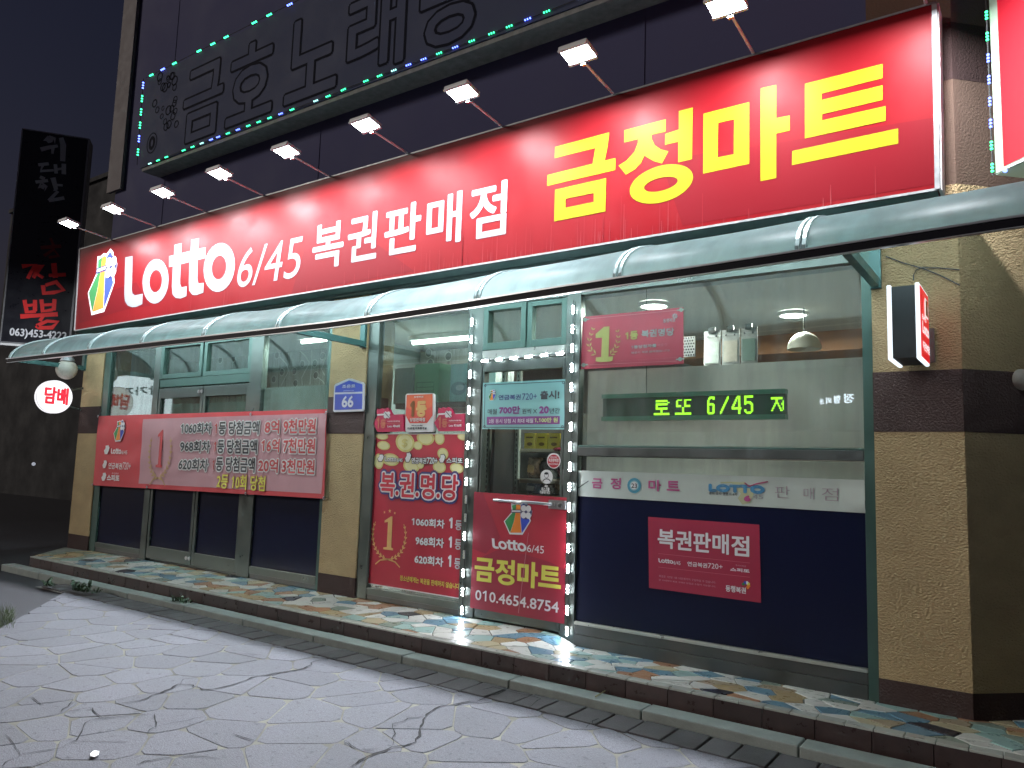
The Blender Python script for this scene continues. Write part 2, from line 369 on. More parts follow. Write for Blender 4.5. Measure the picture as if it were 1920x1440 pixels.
for P in voronoi(-9.2, 1.6, -6.2, -1.355, .31, .010, .45, 1.25):
    cx, cy = sum(p[0] for p in P)/len(P), sum(p[1] for p in P)/len(P)
    P = clip(P, -1/1.578, -1.22/1.578, (9.1+1.22*1.30)/1.578)
    if len(P) < 3: continue
    if area_sign(P) < 0: P = P[::-1]
    stones.append((math.hypot(cx-CAM.x, cy-CAM.y), P))
stones.sort(key=lambda t: t[0])
def in_view(x, y, z=GZ, mg=.08):
    v = MC @ (V((x, y, z))-CAM)
    return v.z < -.2 and abs(v.x/-v.z) < 960/FPX*(1+mg) and abs(v.y/-v.z) < 720/FPX*(1+mg)
rest = MB(); cnt = 0
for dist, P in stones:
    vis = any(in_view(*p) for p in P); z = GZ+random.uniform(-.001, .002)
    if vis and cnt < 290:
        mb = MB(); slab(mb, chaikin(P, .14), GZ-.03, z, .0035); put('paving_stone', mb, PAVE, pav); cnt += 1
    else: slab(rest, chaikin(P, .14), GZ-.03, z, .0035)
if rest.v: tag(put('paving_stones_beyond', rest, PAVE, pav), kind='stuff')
x = -9.6
while x < .9:
    wd = random.uniform(.185, .225)
    box('border_brick', (x, x+wd-.012, -1.345+random.uniform(-.006,.006), -1.075, GZ-.04, GZ+.002+random.uniform(-.004,.004)), BRK, pav, .006); x += wd
put('brick_bed', MB().add([(-9.7,-1.37,GZ-.014),(1.2,-1.37,GZ-.014),(1.2,-1.05,GZ-.014),(-9.7,-1.05,GZ-.014)], [(0,1,2,3)]), mat('brick_joint', (.12,.11,.10), .9, var=.4), pav)
# cracks along the joints
CRACK = mat('crack_soil', (.026, .025, .026), .95, spec=.1, var=.4, vscale=30)
zp = ZP(GZ+.0065)
C7, C8 = crop(0, 960, 3), crop(640, 960, 3)
cracks = [C8([(40,1440),(120,1395),(200,1355),(290,1322),(420,1297),(455,1200),(478,1135),(560,1092),(760,1062),(850,1030),(930,1003),(860,985),(790,1000)]),
          C8([(290,1310),(300,1190),(380,1160),(460,1150)]), C8([(0,1275),(60,1310),(110,1335),(205,1332)]), C8([(930,1003),(1060,1030),(1120,1050),(1040,1110)]), C8([(1370,1215),(1440,1160),(1395,1180)]),
          C7([(1910,815),(1770,838),(1720,878),(1560,905),(1420,930),(1300,975),(1200,997),(1140,1000),(1085,972),(1010,968),(860,1030),(780,1060),(640,1080)]),
          C7([(60,1050),(190,1040),(230,1080),(410,1050),(350,1122),(520,1100),(570,1155),(700,1140)]), C7([(1010,968),(1040,940),(1180,915)]), C7([(860,1135),(880,1205),(830,1240)]),
          C7([(0,1430),(120,1360),(340,1330),(420,1280),(480,1180),(560,1160),(850,1135)]), C7([(120,1360),(60,1290),(30,1250)]), C7([(410,1290),(720,1292)]), C7([(760,1420),(860,1390),(980,1372),(1080,1370),(1240,1388)]),
          C7([(880,1205),(1150,1150)]), C7([(1310,1245),(1440,1285)]), C7([(960,690),(1000,705),(1100,680)]), C7([(1360,795),(1480,803)])]
for k, c in enumerate(cracks):
    pts = []
    for i in range(len(c)-1):
        a, b = V(zp.px(*c[i])), V(zp.px(*c[i+1])); n = max(2, int((b-a).length/.05))
        for t in range(n): pts.append(a+(b-a)*t/n+V((random.uniform(-.011,.011), random.uniform(-.011,.011))))
    pts.append(V(zp.px(*c[-1]))); wd = .012 if k in (0, 5) else .006
    s = MB(); W = [wd*random.uniform(.3, 1.5) for _ in pts]; W[0] = W[-1] = .002
    L = stroke(pts, W); m_ = len(pts)
    s.add([zp.at(*q) for q in L], [(i, i+1, 2*m_-2-i, 2*m_-1-i) for i in range(m_-1)]); put('crack', s, CRACK, pav)
# scrap of white paper, twig
t = polyobj('paper_scrap', [C7([(508,1362),(530,1345),(558,1350),(555,1368),(530,1380),(510,1376)])], ZP(GZ+.012), WHITE, None, .004, .004); tag(t, 'small crumpled white scrap lying on the grey paving stones', 'litter')
t = put('twig', MB().tube([zp.p(1116,1324,.06), zp.p(1134,1313,.06)], .004), mat('straw', (.45,.42,.22), .7)); tag(t, 'short pale straw lying on the kerb stones below the door', 'twig')
# kerb
kerb = bpy.data.objects.new('kerb', None); COL.objects.link(kerb); tag(kerb, kind='structure')
x = -11.4
while x < 1.2:
    L = random.uniform(.95, 1.1); a = x
    box('kerb_stone', (x, x+L-.008, -1.068, -.905, GZ-.05, GZ+.055+random.uniform(-.003,.003)), KERB, kerb, .008); x += L
box('kerb_ledge', (-11.25, 1.3, -.903, -.868, GZ-.05, GZ+.03), mat('ledge_concrete', (.07,.085,.08), .6, var=.3), kerb)  # darker strip between riser and kerb stones
# step
step = bpy.data.objects.new('step', None); COL.objects.link(step); tag(step, kind='structure')
SC_ = mat('step_mortar', (.15, .15, .125), .85, var=.25, vscale=20)
put('step_body', MB().hexa([(-11.86,.3,GZ-.05),(-11.86,-.08,GZ-.05),(-11.08,-.855,GZ-.05),(1.6,-.855,GZ-.05),(1.6,1.8,GZ-.05),(-.3,1.8,GZ-.05),(-.3,.3,GZ-.05)],
    [(-11.86,.3,-.095),(-11.86,-.08,-.095),(-11.08,-.855,-.095),(1.6,-.855,-.095),(1.6,1.8,-.095),(-.3,1.8,-.095),(-.3,.3,-.095)]), SC_, step)
mb = MB(); xs_ = [-11.08]+[-10.9+k*.125 for k in range(101)]; ys_ = [-.857, -.6, -.3, 0, .3, .8, 1.8]
for x in xs_: mb.v += [V((x, y, -.005+stz(x, y))) for y in ys_]
for i in range(len(xs_)-1):
    for j in range(len(ys_)-1):
        if j < 3 or xs_[i] > -.6: k = i*len(ys_)+j; mb.f.append((k, k+len(ys_), k+len(ys_)+1, k+1))
mb.add([(-11.86,.2,-.005),(-11.86,-.08,-.005),(-11.08,-.857,-.005),(-11.08,.2,-.005)], [(0,1,2,3)])
put('mortar_bed', mb, SC_, step)
RISER = mat('riser_tile', (.060, .038, .036), .35, spec=.5, var=.3, vscale=12, rnd=.25)
x = -11.06
while x < 1.5:
    wd = .30; box('riser_tile', (x, x+wd-.004, -.872+random.uniform(-.001,.001), -.853, GZ+.035, -.012), RISER, step, .002); x += wd
d = V((-.78, .775)).normalized(); nn = V((-.7, -.705))
for k in range(3):
    a = V((-11.08,-.858))+d*(.01+k*.36); b = a+d*.35; q = [(a.x,a.y),(b.x,b.y),(b.x+nn.x*.012,b.y+nn.y*.012),(a.x+nn.x*.012,a.y+nn.y*.012)]
    put('riser_tile', MB().hexa([(p[0],p[1],GZ+.02) for p in q], [(p[0],p[1],-.012) for p in q]), RISER, step)
EDGE = mat('edge_tile', (.42, .45, .41), .35, spec=.5, var=.15, vscale=12, rnd=.12)
x = -11.05
while x < 1.5:
    box('edge_tile', (x, x+.146, -.878, -.80, -.012, .0015+random.uniform(0,.001)), EDGE, step, .003); x += .15
TILE = [mat('tile_'+n, c, .33, spec=.45, var=.05, vscale=14, rnd=.10) for n, c in (('white',(.78,.80,.75)),('pale_teal',(.34,.52,.49)),('blue',(.13,.26,.35)),('tan',(.42,.31,.16)),('rust',(.38,.19,.10)),('navy',(.013,.015,.03)),('sand',(.55,.49,.32)),('grey_green',(.23,.29,.24)),('beige',(.38,.30,.2)))]
tiles = []
for P in voronoi(-11.2, 1.5, -.795, .0, .15, .010, .5, 1.25)+voronoi(-.38, 1.5, .02, 1.2, .15, .010, .5, 1.25):
    P = clip(P, -.707, -.707, (11.84+.06)*.707)
    if len(P) < 3: continue
    if area_sign(P) < 0: P = P[::-1]
    cx, cy = sum(p[0] for p in P)/len(P), sum(p[1] for p in P)/len(P)
    tiles.append((math.hypot(cx-CAM.x, cy-CAM.y), cx, P))
tiles.sort(key=lambda t: t[0]); cnt = 0; far = {}
for dist, cx, P in tiles:
    wts = [.33,.17,.12,.10,.08,.04,.09,.04,.03] if cx > -10.4 else [.03,.1,.03,.4,.02,.0,.2,.2,.1]
    i = random.choices(range(9), wts)[0]; vis = any(in_view(*p, 0) for p in P); z = .001+random.uniform(0, .003)
    if vis and cnt < 298: mb = MB(); slab(mb, P, -.01, z, .002, stz); put('tile', mb, TILE[i], step); cnt += 1
    else: slab(far.setdefault(i, MB()), P, -.01, z, .002, stz)
for i, mb in far.items(): tag(put('tiles_beyond', mb, TILE[i], step), kind='stuff')
# weeds
LEAF = mat('weed_leaf', (.022, .05, .016), .6, var=.3, vscale=20)
def weed(px, n, r, label):
    r *= .7
    base = V(ZP(GZ+.03).p(*px)); mb = MB()
    for k in range(n):
        a = random.uniform(0, 6.28); L = r*random.uniform(.3, .9); h = L*random.uniform(.3, .9); o = base+V((random.uniform(-r,r)*.7, random.uniform(-.04,.04), 0)); d = V((math.cos(a), math.sin(a)*.6, 0)); sd = V((-d.y, d.x, 0)).normalized()*L*.09
        pts = [o, o+d*L*.4+V((0,0,h*.7)), o+d*L*.75+V((0,0,h*.85)), o+d*L+V((0,0,h*.6))]
        mb.add([pts[0]-sd*.3, pts[0]+sd*.3, pts[1]+sd*1.3, pts[1]-sd*1.3, pts[2]+sd, pts[2]-sd, pts[3]], [(0,1,2,3),(3,2,4,5),(5,4,6)])
    off = mb.v; t = thing('weed', label, 'weed', base, 'weeds growing along the kerb'); o = put('leaves', mb, LEAF, t); tag(o, kind='stuff'); return t
weed((338,1134), 46, .19, 'leafy dark green weed at the kerb below the middle pillar')
weed((150,1108), 50, .26, 'wide straggling weeds along the kerb by the left end of the step')
weed((90,1098), 30, .2, 'small dark weed tuft at the very corner of the kerb')
weed((175,1112), 24, .16, 'low weed beside the widest straggling weeds at the kerb')
# grass by the left edge
mb = MB(); zg = ZP(GZ-.03)
for k in range(900):
    u, v = random.uniform(-60, 26), random.uniform(1145, 1185); o = V(zg.p(u, v)); h = random.uniform(.03, .1); dx, dy = random.uniform(-.04,.04), random.uniform(-.04,.04)
    mb.add([o+V((-.004,0,0)), o+V((.004,0,0)), o+V((dx,dy,h))], [(0,1,2)])
tag(put('grass', mb, mat('grass_blade', (.07,.11,.035), .7, var=.4, vscale=9)), 'short green grass at the pavement\'s left end', None, None, 'stuff')

# ================================================================== building
bld = thing('shop_building', 'corner shop building with cream stucco pillars, brown bands and glass fronts', 'building', (0,0,0))
def pillar(x0, x1, zb):
    p = box('pillar', (x0, x1, -.05, .35, -.01, 3.3), STUCCO, bld)
    box('painted_band', (x0-.002, x1+.002, -.053, .3, 1.665, 2.06), STUCCO_BR, p)
    box('painted_base', (x0-.002, x1+.002, -.053, .3, -.01, zb), STUCCO_BR, p); return p
pillar(-11.83, -11.245, .20); pillar(-6.368, -5.815, .20)
# right pillar with its 45 degree corner wall
def chamf(y0, z0, z1, x0=-.962, e=0): # front face, then the diagonal wall
    c = .44+e*.4; r = [(x0,-.05-e),(-c,-.05-e),(3.06+e,3.45-e),(3.06,3.8),(-.6,3.8),(-.6,.35),(x0,.35)]
    return MB().hexa([(a,b,z0) for a,b in r], [(a,b,z1) for a,b in r])
p = put('pillar', chamf(0,-.1,3.3), STUCCO, bld); put('painted_band', chamf(0,1.68,2.08,-.964,.003), STUCCO_BR, p); put('painted_base', chamf(0,-.1,.09,-.964,.003), STUCCO_BR, p)
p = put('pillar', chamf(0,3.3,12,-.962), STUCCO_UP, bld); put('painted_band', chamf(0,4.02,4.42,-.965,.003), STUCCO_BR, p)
# upper storey behind the signs
uw = box('upper_wall', (-11.55, -.964, .04, .35, 3.25, 12), SIDING, bld)
for x in (-10.2, -6.9, -2.75): box('siding_seam', (x, x+.03, .033, .0395, 3.3, 11.9), SIDING, uw)
box('upper_cornice', (-11.7, -11.3, -.02, .03, 5.35, 12), mat('cornice', (.17,.15,.15), .8, var=.15), uw)
box('lintel', (-11.25, -.964, -.03, .3, 2.96, 3.26), mat('lintel_paint', (.12,.13,.14), .8, var=.2), bld)
box('roof_slab', (-11.5, 3.0, .36, 8, 11.8, 12), SIDING, bld)
# interior shell
IN_W = mat('interior_wall', (.42, .45, .44), .8, var=.06); IN_C = mat('interior_ceiling', (.60, .60, .58), .85, var=.04)
box('interior_floor', (-11.3, -.62, .08, 4.2, -.05, -.004), mat('interior_floor', (.22,.21,.2), .5, var=.2), bld)
box('interior_ceiling', (-11.3, -.62, .31, 4.2, 2.90, 2.95), IN_C, bld)
bw = box('interior_wall', (-11.3, -.62, 4.2, 4.3, -.05, 2.95), IN_W, bld); box('interior_wall', (-11.5, -11.3, .36, 4.3, -.05, 2.95), IN_W, bld)
box('interior_partition', (-6.92, -6.86, .36, 1.96, 0, 2.899), mat('interior_beam_paint', (.30,.34,.34), .8), bld)

# wallpaper print: circles on stems, on a satin wall panel inside the left room
wpl = F(1.3)
wp = box('wallpaper_panel', (-10.9, -7.35, 1.3, 1.36, 0, 2.899), mat('satin_panel', (.36,.36,.34), .32, .35, var=.16, vscale=3, stretch=(9,1,.4)), bld)
sh_o, sh_i, sh_v = [], [], []
C6 = crop(180, 620, 4.174)
for (x, y) in [(1580,130),(1418,193),(1775,200),(1617,262),(1714,256),(1457,325),(1555,318),(1722,350),(1393,382),(1563,412),(1145,170),(1078,222),(975,232),(425,285),(1330,330),(1290,240)]:
    a, b = wpl.px(*C6([(x, y)])[0]); r = .056
    sh_o.append([ell(a, b, r, r, n=20)]); sh_i.append([ell(a, b, r*.82, r*.82, n=20)])
for pts in ([(1590,150),(1640,200),(1670,250),(1650,300)],[(1440,205),(1490,260),(1510,310),(1480,370),(1450,430)],[(1500,110),(1460,150),(1460,190)],[(1800,130),(1825,170),(1790,230),(1765,300),(1790,350)],[(1670,260),(1640,310),(1610,370),(1615,425)],[(1735,365),(1775,395),(1790,420)],[(1690,100),(1690,250),(1675,425)]):
    q = [wpl.px(*p) for p in C6(pts)]; sh_v.append([stroke(q, .017)])
multi('wallpaper_stems', sh_v, wpl, mat('pale_print', (.62,.64,.6), .5), wp, .002); multi('wallpaper_rings', sh_o, wpl, MATS['pale_print'], wp, .004); multi('wallpaper_dots', sh_i, wpl, mat('dot_print', (.10,.115,.11), .5), wp, .006)
# second wallpapered wall seen through the main room's window
wp2pl = F(1.9); wp2 = box('wallpaper_panel', (-6.84, -5.3, 1.9, 1.96, 0, 2.86), MATS['satin_panel'], bld)
multi('wallpaper_rings', [[ell(*wp2pl.px(u, v), .062, .062, n=20)] for u, v in ((804,662),(841,668),(807,681),(870,690),(826,694))], wp2pl, MATS['pale_print'], wp2, .002)
multi('wallpaper_dots', [[ell(*wp2pl.px(u, v), .05, .05, n=20)] for u, v in ((804,662),(841,668),(807,681),(870,690),(826,694))], wp2pl, MATS['dot_print'], wp2, .004)

# ------------------------------------------------------------------ shop front frames and panes
def win(label=None):
    o = bpy.data.objects.new('window', None); COL.objects.link(o); o.parent = bld
    if label: o['label'] = label
    return o
YF, YB = -.035, .045
KF = (5.613+YF)/5.613      # frame sizes were read on the glass plane; their faces stand YF before it
def kf(x0, x1, z0, z1): return x0*KF, x1*KF, 1.37+(z0-1.37)*KF, 1.37+(z1-1.37)*KF
def fr(par, x0, x1, z0, z1, m=ALU, dy=0, name='frame'):
    x0, x1, z0, z1 = kf(x0, x1, z0, z1); return box(name, (x0, x1, YF+dy, YB, z0, z1), m, par, .003)
def pane(par, x0, x1, z0, z1, m=GLASS, y=0.0, name='pane'):
    x0, x1, z0, z1 = kf(x0, x1, z0, z1); return box(name, (x0, x1, y-.003, y+.003, z0, z1), m, par)
# left bay
wa = win('left window bay, frosted at the bottom')
fr(wa, -11.333, -11.15, 0, 2.955, ALU_GR); fr(wa, -9.965, -9.83, 0, 2.955); fr(wa, -11.148, -9.967, 2.87, 2.955); fr(wa, -11.148, -9.967, .0, .055, ALU_DK, .01); fr(wa, -11.148, -9.967, .057, .125)
pane(wa, -11.148, -9.967, .126, 2.869, GLASS_G); pane(wa, -11.148, -9.967, .126, 1.02, NAVY, -.008, 'dark_film'); pane(wa, -11.13, -9.98, 1.1, 2.06, FROST_G, .016, 'frosted_film')
# double door bay with two sliding sashes above
wb = win('double door bay with two sashes above it')
fr(wb, -7.845, -7.62, 0, 2.955); fr(wb, -9.828, -7.847, 2.87, 2.955)
for (x0, x1, dy) in ((-9.826,-8.86,-.0),(-8.85,-7.85,.012)):
    for b in ((x0,x0+.07,2.40,2.868),(x1-.07,x1,2.40,2.868),(x0+.07,x1-.07,2.40,2.46),(x0+.07,x1-.07,2.82,2.868)): fr(wb, *b, ALU_GR, dy, 'sash')
    pane(wb, x0+.07, x1-.07, 2.461, 2.819, GLASS_G, .012)
fr(wb, -9.828, -7.847, 2.29, 2.396, ALU_GR, .01, 'transom')
for (x0, x1) in ((-9.822,-8.803),(-8.790,-7.852)):
    d_ = bpy.data.objects.new('door', None); COL.objects.link(d_); d_.parent = bld; d_['label'] = 'glass leaf of the double door'
    for b in ((x0,x0+.05,.03,2.27),(x1-.05,x1,.03,2.27),(x0+.05,x1-.05,.03,.185),(x0+.05,x1-.05,2.14,2.27)): fr(d_, *b, ALU, .008)
    pane(d_, x0+.05, x1-.05, .186, 2.139, GLASS_G, .008); pane(d_, x0+.05, x1-.05, .186, 1.02, NAVY, .0, 'dark_film'); pane(d_, x0+.052, x1-.052, 1.03, 2.06, FROST_G, .018, 'frosted_film')
    s = x1-.025 if x1 < -8.8 else x0+.025
    put('lock', MB().lathe((s, YF+.007, .12), [(.0,-.012),(.022,-.012),(.024,0)], 14, (V((1,0,0)),V((0,0,1)),V((0,1,0)))), STEEL, d_)
    put('lock', MB().lathe((s, YF+.007, 2.2), [(.0,-.012),(.022,-.012),(.024,0)], 14, (V((1,0,0)),V((0,0,1)),V((0,1,0)))), STEEL, d_)
# bay with the wallpaper behind it
wc = win('window bay in front of the patterned wall')
fr(wc, -6.47, -6.402, 0, 2.955, ALU_GR); fr(wc, -7.618, -6.472, 2.87, 2.955); fr(wc, -7.618, -6.472, 0, .055, ALU_DK, .01); fr(wc, -7.618, -6.472, .057, .14)
pane(wc, -7.618, -6.472, .141, 2.869, GLASS); pane(wc, -7.618, -6.472, .141, 1.02, NAVY, -.008, 'dark_film'); pane(wc, -7.61, -6.48, 1.1, 2.21, FROST_G, .016, 'frosted_film')
# window left of the door
wd_ = win('narrow window with the red poster')
fr(wd_, -5.85, -5.70, 0, 2.955); fr(wd_, -4.505, -4.33, 0, 2.955); fr(wd_, -5.698, -4.507, 2.87, 2.955); fr(wd_, -5.698, -4.507, 0, .05, ALU_DK, .008); fr(wd_, -5.698, -4.507, .052, .115)
pane(wd_, -5.698, -4.507, .116, 2.869, GLASS)
# door with transom window
wt = win('small sliding window over the shop door')
fr(wt, -4.328, -3.417, 2.352, 2.445, SILL, .0, 'transom'); fr(wt, -4.328, -3.417, 2.87, 2.955)
for (x0, x1, dy) in ((-4.326,-3.845,-.004),(-3.84,-3.42,.01)):
    for b in ((x0,x0+.055,2.449,2.868),(x1-.055,x1,2.449,2.868),(x0+.055,x1-.055,2.449,2.515),(x0+.055,x1-.055,2.82,2.868)): fr(wt, *b, ALU_GR, dy, 'sash')
    pane(wt, x0+.055, x1-.055, 2.516, 2.819, GLASS, .01)
door = bpy.data.objects.new('door', None); COL.objects.link(door); door.parent = bld; door['label'] = 'single glass shop door with a red lower half'
for b in ((-4.322,-4.300,.012,2.345),(-3.450,-3.422,.012,2.345),(-4.300,-3.450,.012,.105),(-4.300,-3.450,2.245,2.345)): fr(door, *b, ALU, .006)
pane(door, -4.300, -3.450, .106, 2.244, GLASS_D)
DC = crop(880, 920, 5.143); dpl = F(-.075)
put('handle', MB().tube([dpl.p(*q) for q in DC([(235,90),(520,108),(800,132)])], .013, 8), STEEL, door, True)
put('handle_mount', MB().bar(dpl.p(*DC([(238,90)])[0]), dpl.p(*DC([(238,90)])[0])+V((0,.06,0)), .025, .025).bar(dpl.p(*DC([(805,132)])[0]), dpl.p(*DC([(805,132)])[0])+V((0,.06,0)), .03, .03), STEEL, door)
lb = polyobj('lock_box', [DC([(765,88),(925,98),(922,185),(760,172)])], F(-.062), STEEL, door, 0, .05)
put('keyhole', MB().lathe(F(-.064).p(*DC([(876,140)])[0]), [(.0,-.008),(.012,-.008),(.02,-.006),(.021,0)], 14, (V((1,0,0)),V((0,0,1)),V((0,1,0)))), ALU_DK, lb)
# right window
wr = win('wide right window, dark navy below the rail')
fr(wr, -3.415, -3.275, -.08, 2.955); fr(wr, -1.035, -.966, -.08, 2.955, ALU_GR); fr(wr, -3.273, -1.037, 2.87, 2.955); fr(wr, -3.273, -1.037, 1.485, 1.555, ALU_DK, .0, 'rail'); fr(wr, -3.273, -1.037, 1.556, 1.572, ALU_GR, .004)
fr(wr, -3.273, -1.037, -.08, .018, ALU_DK, -.004); fr(wr, -3.273, -1.037, .02, .094, ALU_DK, .002); fr(wr, -3.273, -1.037, .096, .122, SILL, -.004, 'sill')
pane(wr, -3.273, -1.037, 1.574, 2.869, GLASS); pane(wr, -3.273, -1.037, .123, 1.484, GLASS); pane(wr, -3.273, -1.037, .123, 1.22, NAVY, -.008, 'dark_film')
box('frosted_film', (-3.26, -1.05, .13, .134, 1.58, 2.215), FROST, wr); box('frosted_film', (-3.26, -1.05, .13, .134, 1.16, 1.48), FROST, wr)

# ================================================================== awning
awn = thing('awning', 'long curved teal plastic awning with dark front rail over the shop front', 'awning', (-5.9, 0, 2.6))
RX = [-11.85, -10.84, -9.63, -8.42, -7.21, -6.0, -4.79, -3.59, -2.38, -1.17, .08]
def rail_z(x):
    K = [(-11.9,2.585),(-8.4,2.565),(-5.16,2.545),(-1.93,2.612),(.3,2.66)]
    for (a, za), (b, zb) in zip(K, K[1:]):
        if x <= b: t = (x-a)/(b-a); t = t*t*(3-2*t)*.5+t*.5; return za+(zb-za)*t
    return K[-1][1]
_rz = rail_z
def rail_z(x): return _rz(x)+.017
def prof(x, i, n, out=0):
    t = i/n*math.pi/2; z0 = rail_z(x)+.04
    return V((x, -.06-(.99+out)*math.cos(t), z0+(.415+out)*math.sin(t)))
N = 14
def ribbon(x0, x1, out, th, nx=1):
    mb = MB(); n1 = N+1
    for k in range(nx+1):
        x = x0+(x1-x0)*k/nx; sag = -.006*math.sin(math.pi*k/nx) if nx > 1 else 0
        for i in range(n1): mb.v.append(prof(x, i, N, out+sag))
    for k in range(nx):
        for i in range(N): a = k*n1+i; mb.f.append((a, a+n1, a+n1+1, a+1))
    return mb
for a, b in zip(RX, RX[1:]): put('awning_panel', ribbon(a+.022, b-.022, 0, 0, 4), AWN, awn, True)
RIB = mat('rib_metal', (.15, .21, .21), .45, .3, var=.1)
for x in RX:
    mb = MB()
    for dx in (-.02, .02):
        n0 = len(mb.v)
        for i in range(N+1):
            for xo, o in ((x+dx-.011,-.012),(x+dx+.011,-.012),(x+dx+.011,.012),(x+dx-.011,.012)): mb.v.append(prof(xo, i, N, o))
        for i in range(N):
            for k in range(4): mb.f.append((n0+i*4+k, n0+i*4+(k+1)%4, n0+(i+1)*4+(k+1)%4, n0+(i+1)*4+k))
        mb.f.append((n0,n0+1,n0+2,n0+3)); e = n0+N*4; mb.f.append((e+3,e+2,e+1,e))
    put('rib', mb, RIB, awn)
def along(x0, x1, y0, y1, dz0, dz1, n=24):
    mb = MB()
    for k in range(n+1):
        x = x0+(x1-x0)*k/n; z = rail_z(x); mb.v += [V((x,y0,z+dz0)), V((x,y1,z+dz0)), V((x,y1,z+dz1)), V((x,y0,z+dz1))]
    for k in range(n):
        for j in range(4): mb.f.append((k*4+j, (k+1)*4+j, (k+1)*4+(j+1)%4, k*4+(j+1)%4))
    mb.f += [(0,1,2,3), (n*4+3,n*4+2,n*4+1,n*4)]; return mb
put('front_rail', along(-11.9, .3, -1.07, -1.035, .0, .042), TRIM_BK, awn)
put('rail_bead', along(-11.9, .3, -1.078, -1.04, .044, .056), BEAD, awn)
put('rail_lip', along(-11.9, .3, -1.068, -1.037, -.006, -.001), BEAD, awn)
put('wall_rail', along(-11.85, .1, -.075, -.0525, .45, .52), RIB, awn)
BR_T = mat('bracket_green', (.03, .085, .08), .45, .2, var=.1)
for x in (-11.80, -5.86, -.93):
    z = rail_z(x)+.02; b = put('bracket', MB().bar((x,-.06,z+.02),(x,-1.034,z+.02),.05,.06), BR_T, awn)
    box('wall_plate', (x-.035, x+.035, -.085, -.054, z-.02, z+.36), BR_T, b)

# ================================================================== red shop sign
SP = F(-.25)
sign = thing('signboard', 'long red shop sign with white and yellow lettering above the awning', 'sign', (-6, -.25, 3.2))
quad = [(150,467),(1752,5),(1758,355),(140,620)]
TL, TR, BR, BL = [SP.px(*q) for q in quad]
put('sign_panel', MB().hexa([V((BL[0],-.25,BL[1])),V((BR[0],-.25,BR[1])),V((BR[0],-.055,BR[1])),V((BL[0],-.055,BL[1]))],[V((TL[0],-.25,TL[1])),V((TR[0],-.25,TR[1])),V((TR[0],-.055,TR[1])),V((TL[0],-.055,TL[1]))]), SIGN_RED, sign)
EDG = mat('sign_edge', (.22, .22, .225), .45, .3, var=.2, vscale=20); SOF = mat('sign_soffit', (.10, .14, .13), .6, var=.3, vscale=8)
for nm, a, b, wd, ht, m in (('sign_trim', BL, BR, .016, .016, EDG), ('sign_trim', TL, TR, .014, .010, EDG), ('sign_trim', BL, TL, .02, .02, EDG), ('sign_trim', BR, TR, .03, .024, EDG)):
    put(nm, MB().bar(V((a[0],-.25,a[1])), V((b[0],-.25,b[1])), wd, ht, (0,1,0)), m, sign)
put('sign_soffit', MB().add([V((BL[0],-.245,BL[1]-.012)),V((BR[0],-.245,BR[1]-.012)),V((BR[0],-.05,BR[1]-.06)),V((BL[0],-.05,BL[1]-.06))],[(0,3,2,1)]).bar(V((BL[0],-.11,BL[1]-.04)),V((BR[0],-.11,BR[1]-.04)),.06,.05), SOF, sign)
put('sign_side', MB().bar(V((BR[0]+.014,-.15,BR[1])), V((TR[0]+.014,-.15,TR[1])), .02, .17, (0,1,0)), WHITE, sign)
C3 = crop(120, 420, 3.84); CS = crop(560, 320, 4.571); CT = crop(1280, 0, 3); CY = crop(1010, 140, 5.143)
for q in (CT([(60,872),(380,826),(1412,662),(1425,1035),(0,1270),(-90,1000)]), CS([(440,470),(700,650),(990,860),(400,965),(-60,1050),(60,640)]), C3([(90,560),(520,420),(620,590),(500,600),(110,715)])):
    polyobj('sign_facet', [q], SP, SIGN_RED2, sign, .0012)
# lettering of the sign, kept in metres on its face so that the posters can repeat it
def loc_rings(shapes): return [[[SP.px(*q) for q in r] for r in s] for s in shapes]
LOTTO = loc_rings([[C3([(443,240),(496,230),(490,470),(494,500),(512,513),(569,502),(565,578),(520,597),(492,600),(460,588),(440,555),(435,510)])],
    [C3(ell(661,413,94,160,-.16)), C3(ell(662,411,45,80,-.16))[::-1]],
    [C3([(797,150),(850,137),(846,210),(914,193),(918,115),(973,103),(968,180),(1022,168),(1020,245),(964,259),(962,400),(970,428),(1008,424),(1005,495),(955,512),(925,510),(903,480),(900,430),(905,274),(842,290),(838,430),(848,456),(886,448),(884,520),(840,537),(805,533),(782,505),(778,450),(786,304),(757,311),(758,232),(794,223)])],
    [C3(ell(1120,313,113,175,-.2)), C3(ell(1118,313,52,85,-.2))[::-1]]])
GJMT = loc_rings([[CY([(160,697),(682,557),(675,630),(660,730),(638,830),(742,805),(740,920),(83,1075),(87,968),(522,860),(548,708),(155,807)])],
    [CY([(160,1110),(653,998),(645,1320),(150,1417)]), CY([(262,1198),(261,1284),(532,1228),(533,1142)])],
    [CY([(828,537),(1228,430),(1226,550),(1090,582),(1092,620),(1120,680),(1180,722),(1253,740),(1190,858),(1110,835),(1022,782),(990,850),(930,915),(842,965),(773,878),(850,828),(925,745),(958,660),(960,622),(827,655)])],
    [CY([(1353,352),(1487,318),(1480,815),(1347,847),(1347,648),(1220,678),(1222,572),(1353,530)])],
    [CY(ell(1185,1055,305,178,-.22,40)), CY(ell(1180,1058,162,64,-.22,32))[::-1]],
    [CT([(118,640),(375,575),(375,922),(116,978)]), CT([(200,692),(198,886),(288,868),(290,672)])],
    [CT([(440,497),(527,478),(527,665),(603,650),(603,735),(527,752),(527,1003),(438,1020)])],
    [CT([(688,472),(1125,360),(1125,440),(783,527),(783,563),(1125,480),(1125,563),(785,643),(785,678),(1142,597),(1142,680),(688,780)])],
    [CT([(617,850),(1213,723),(1213,808),(615,930)])]])
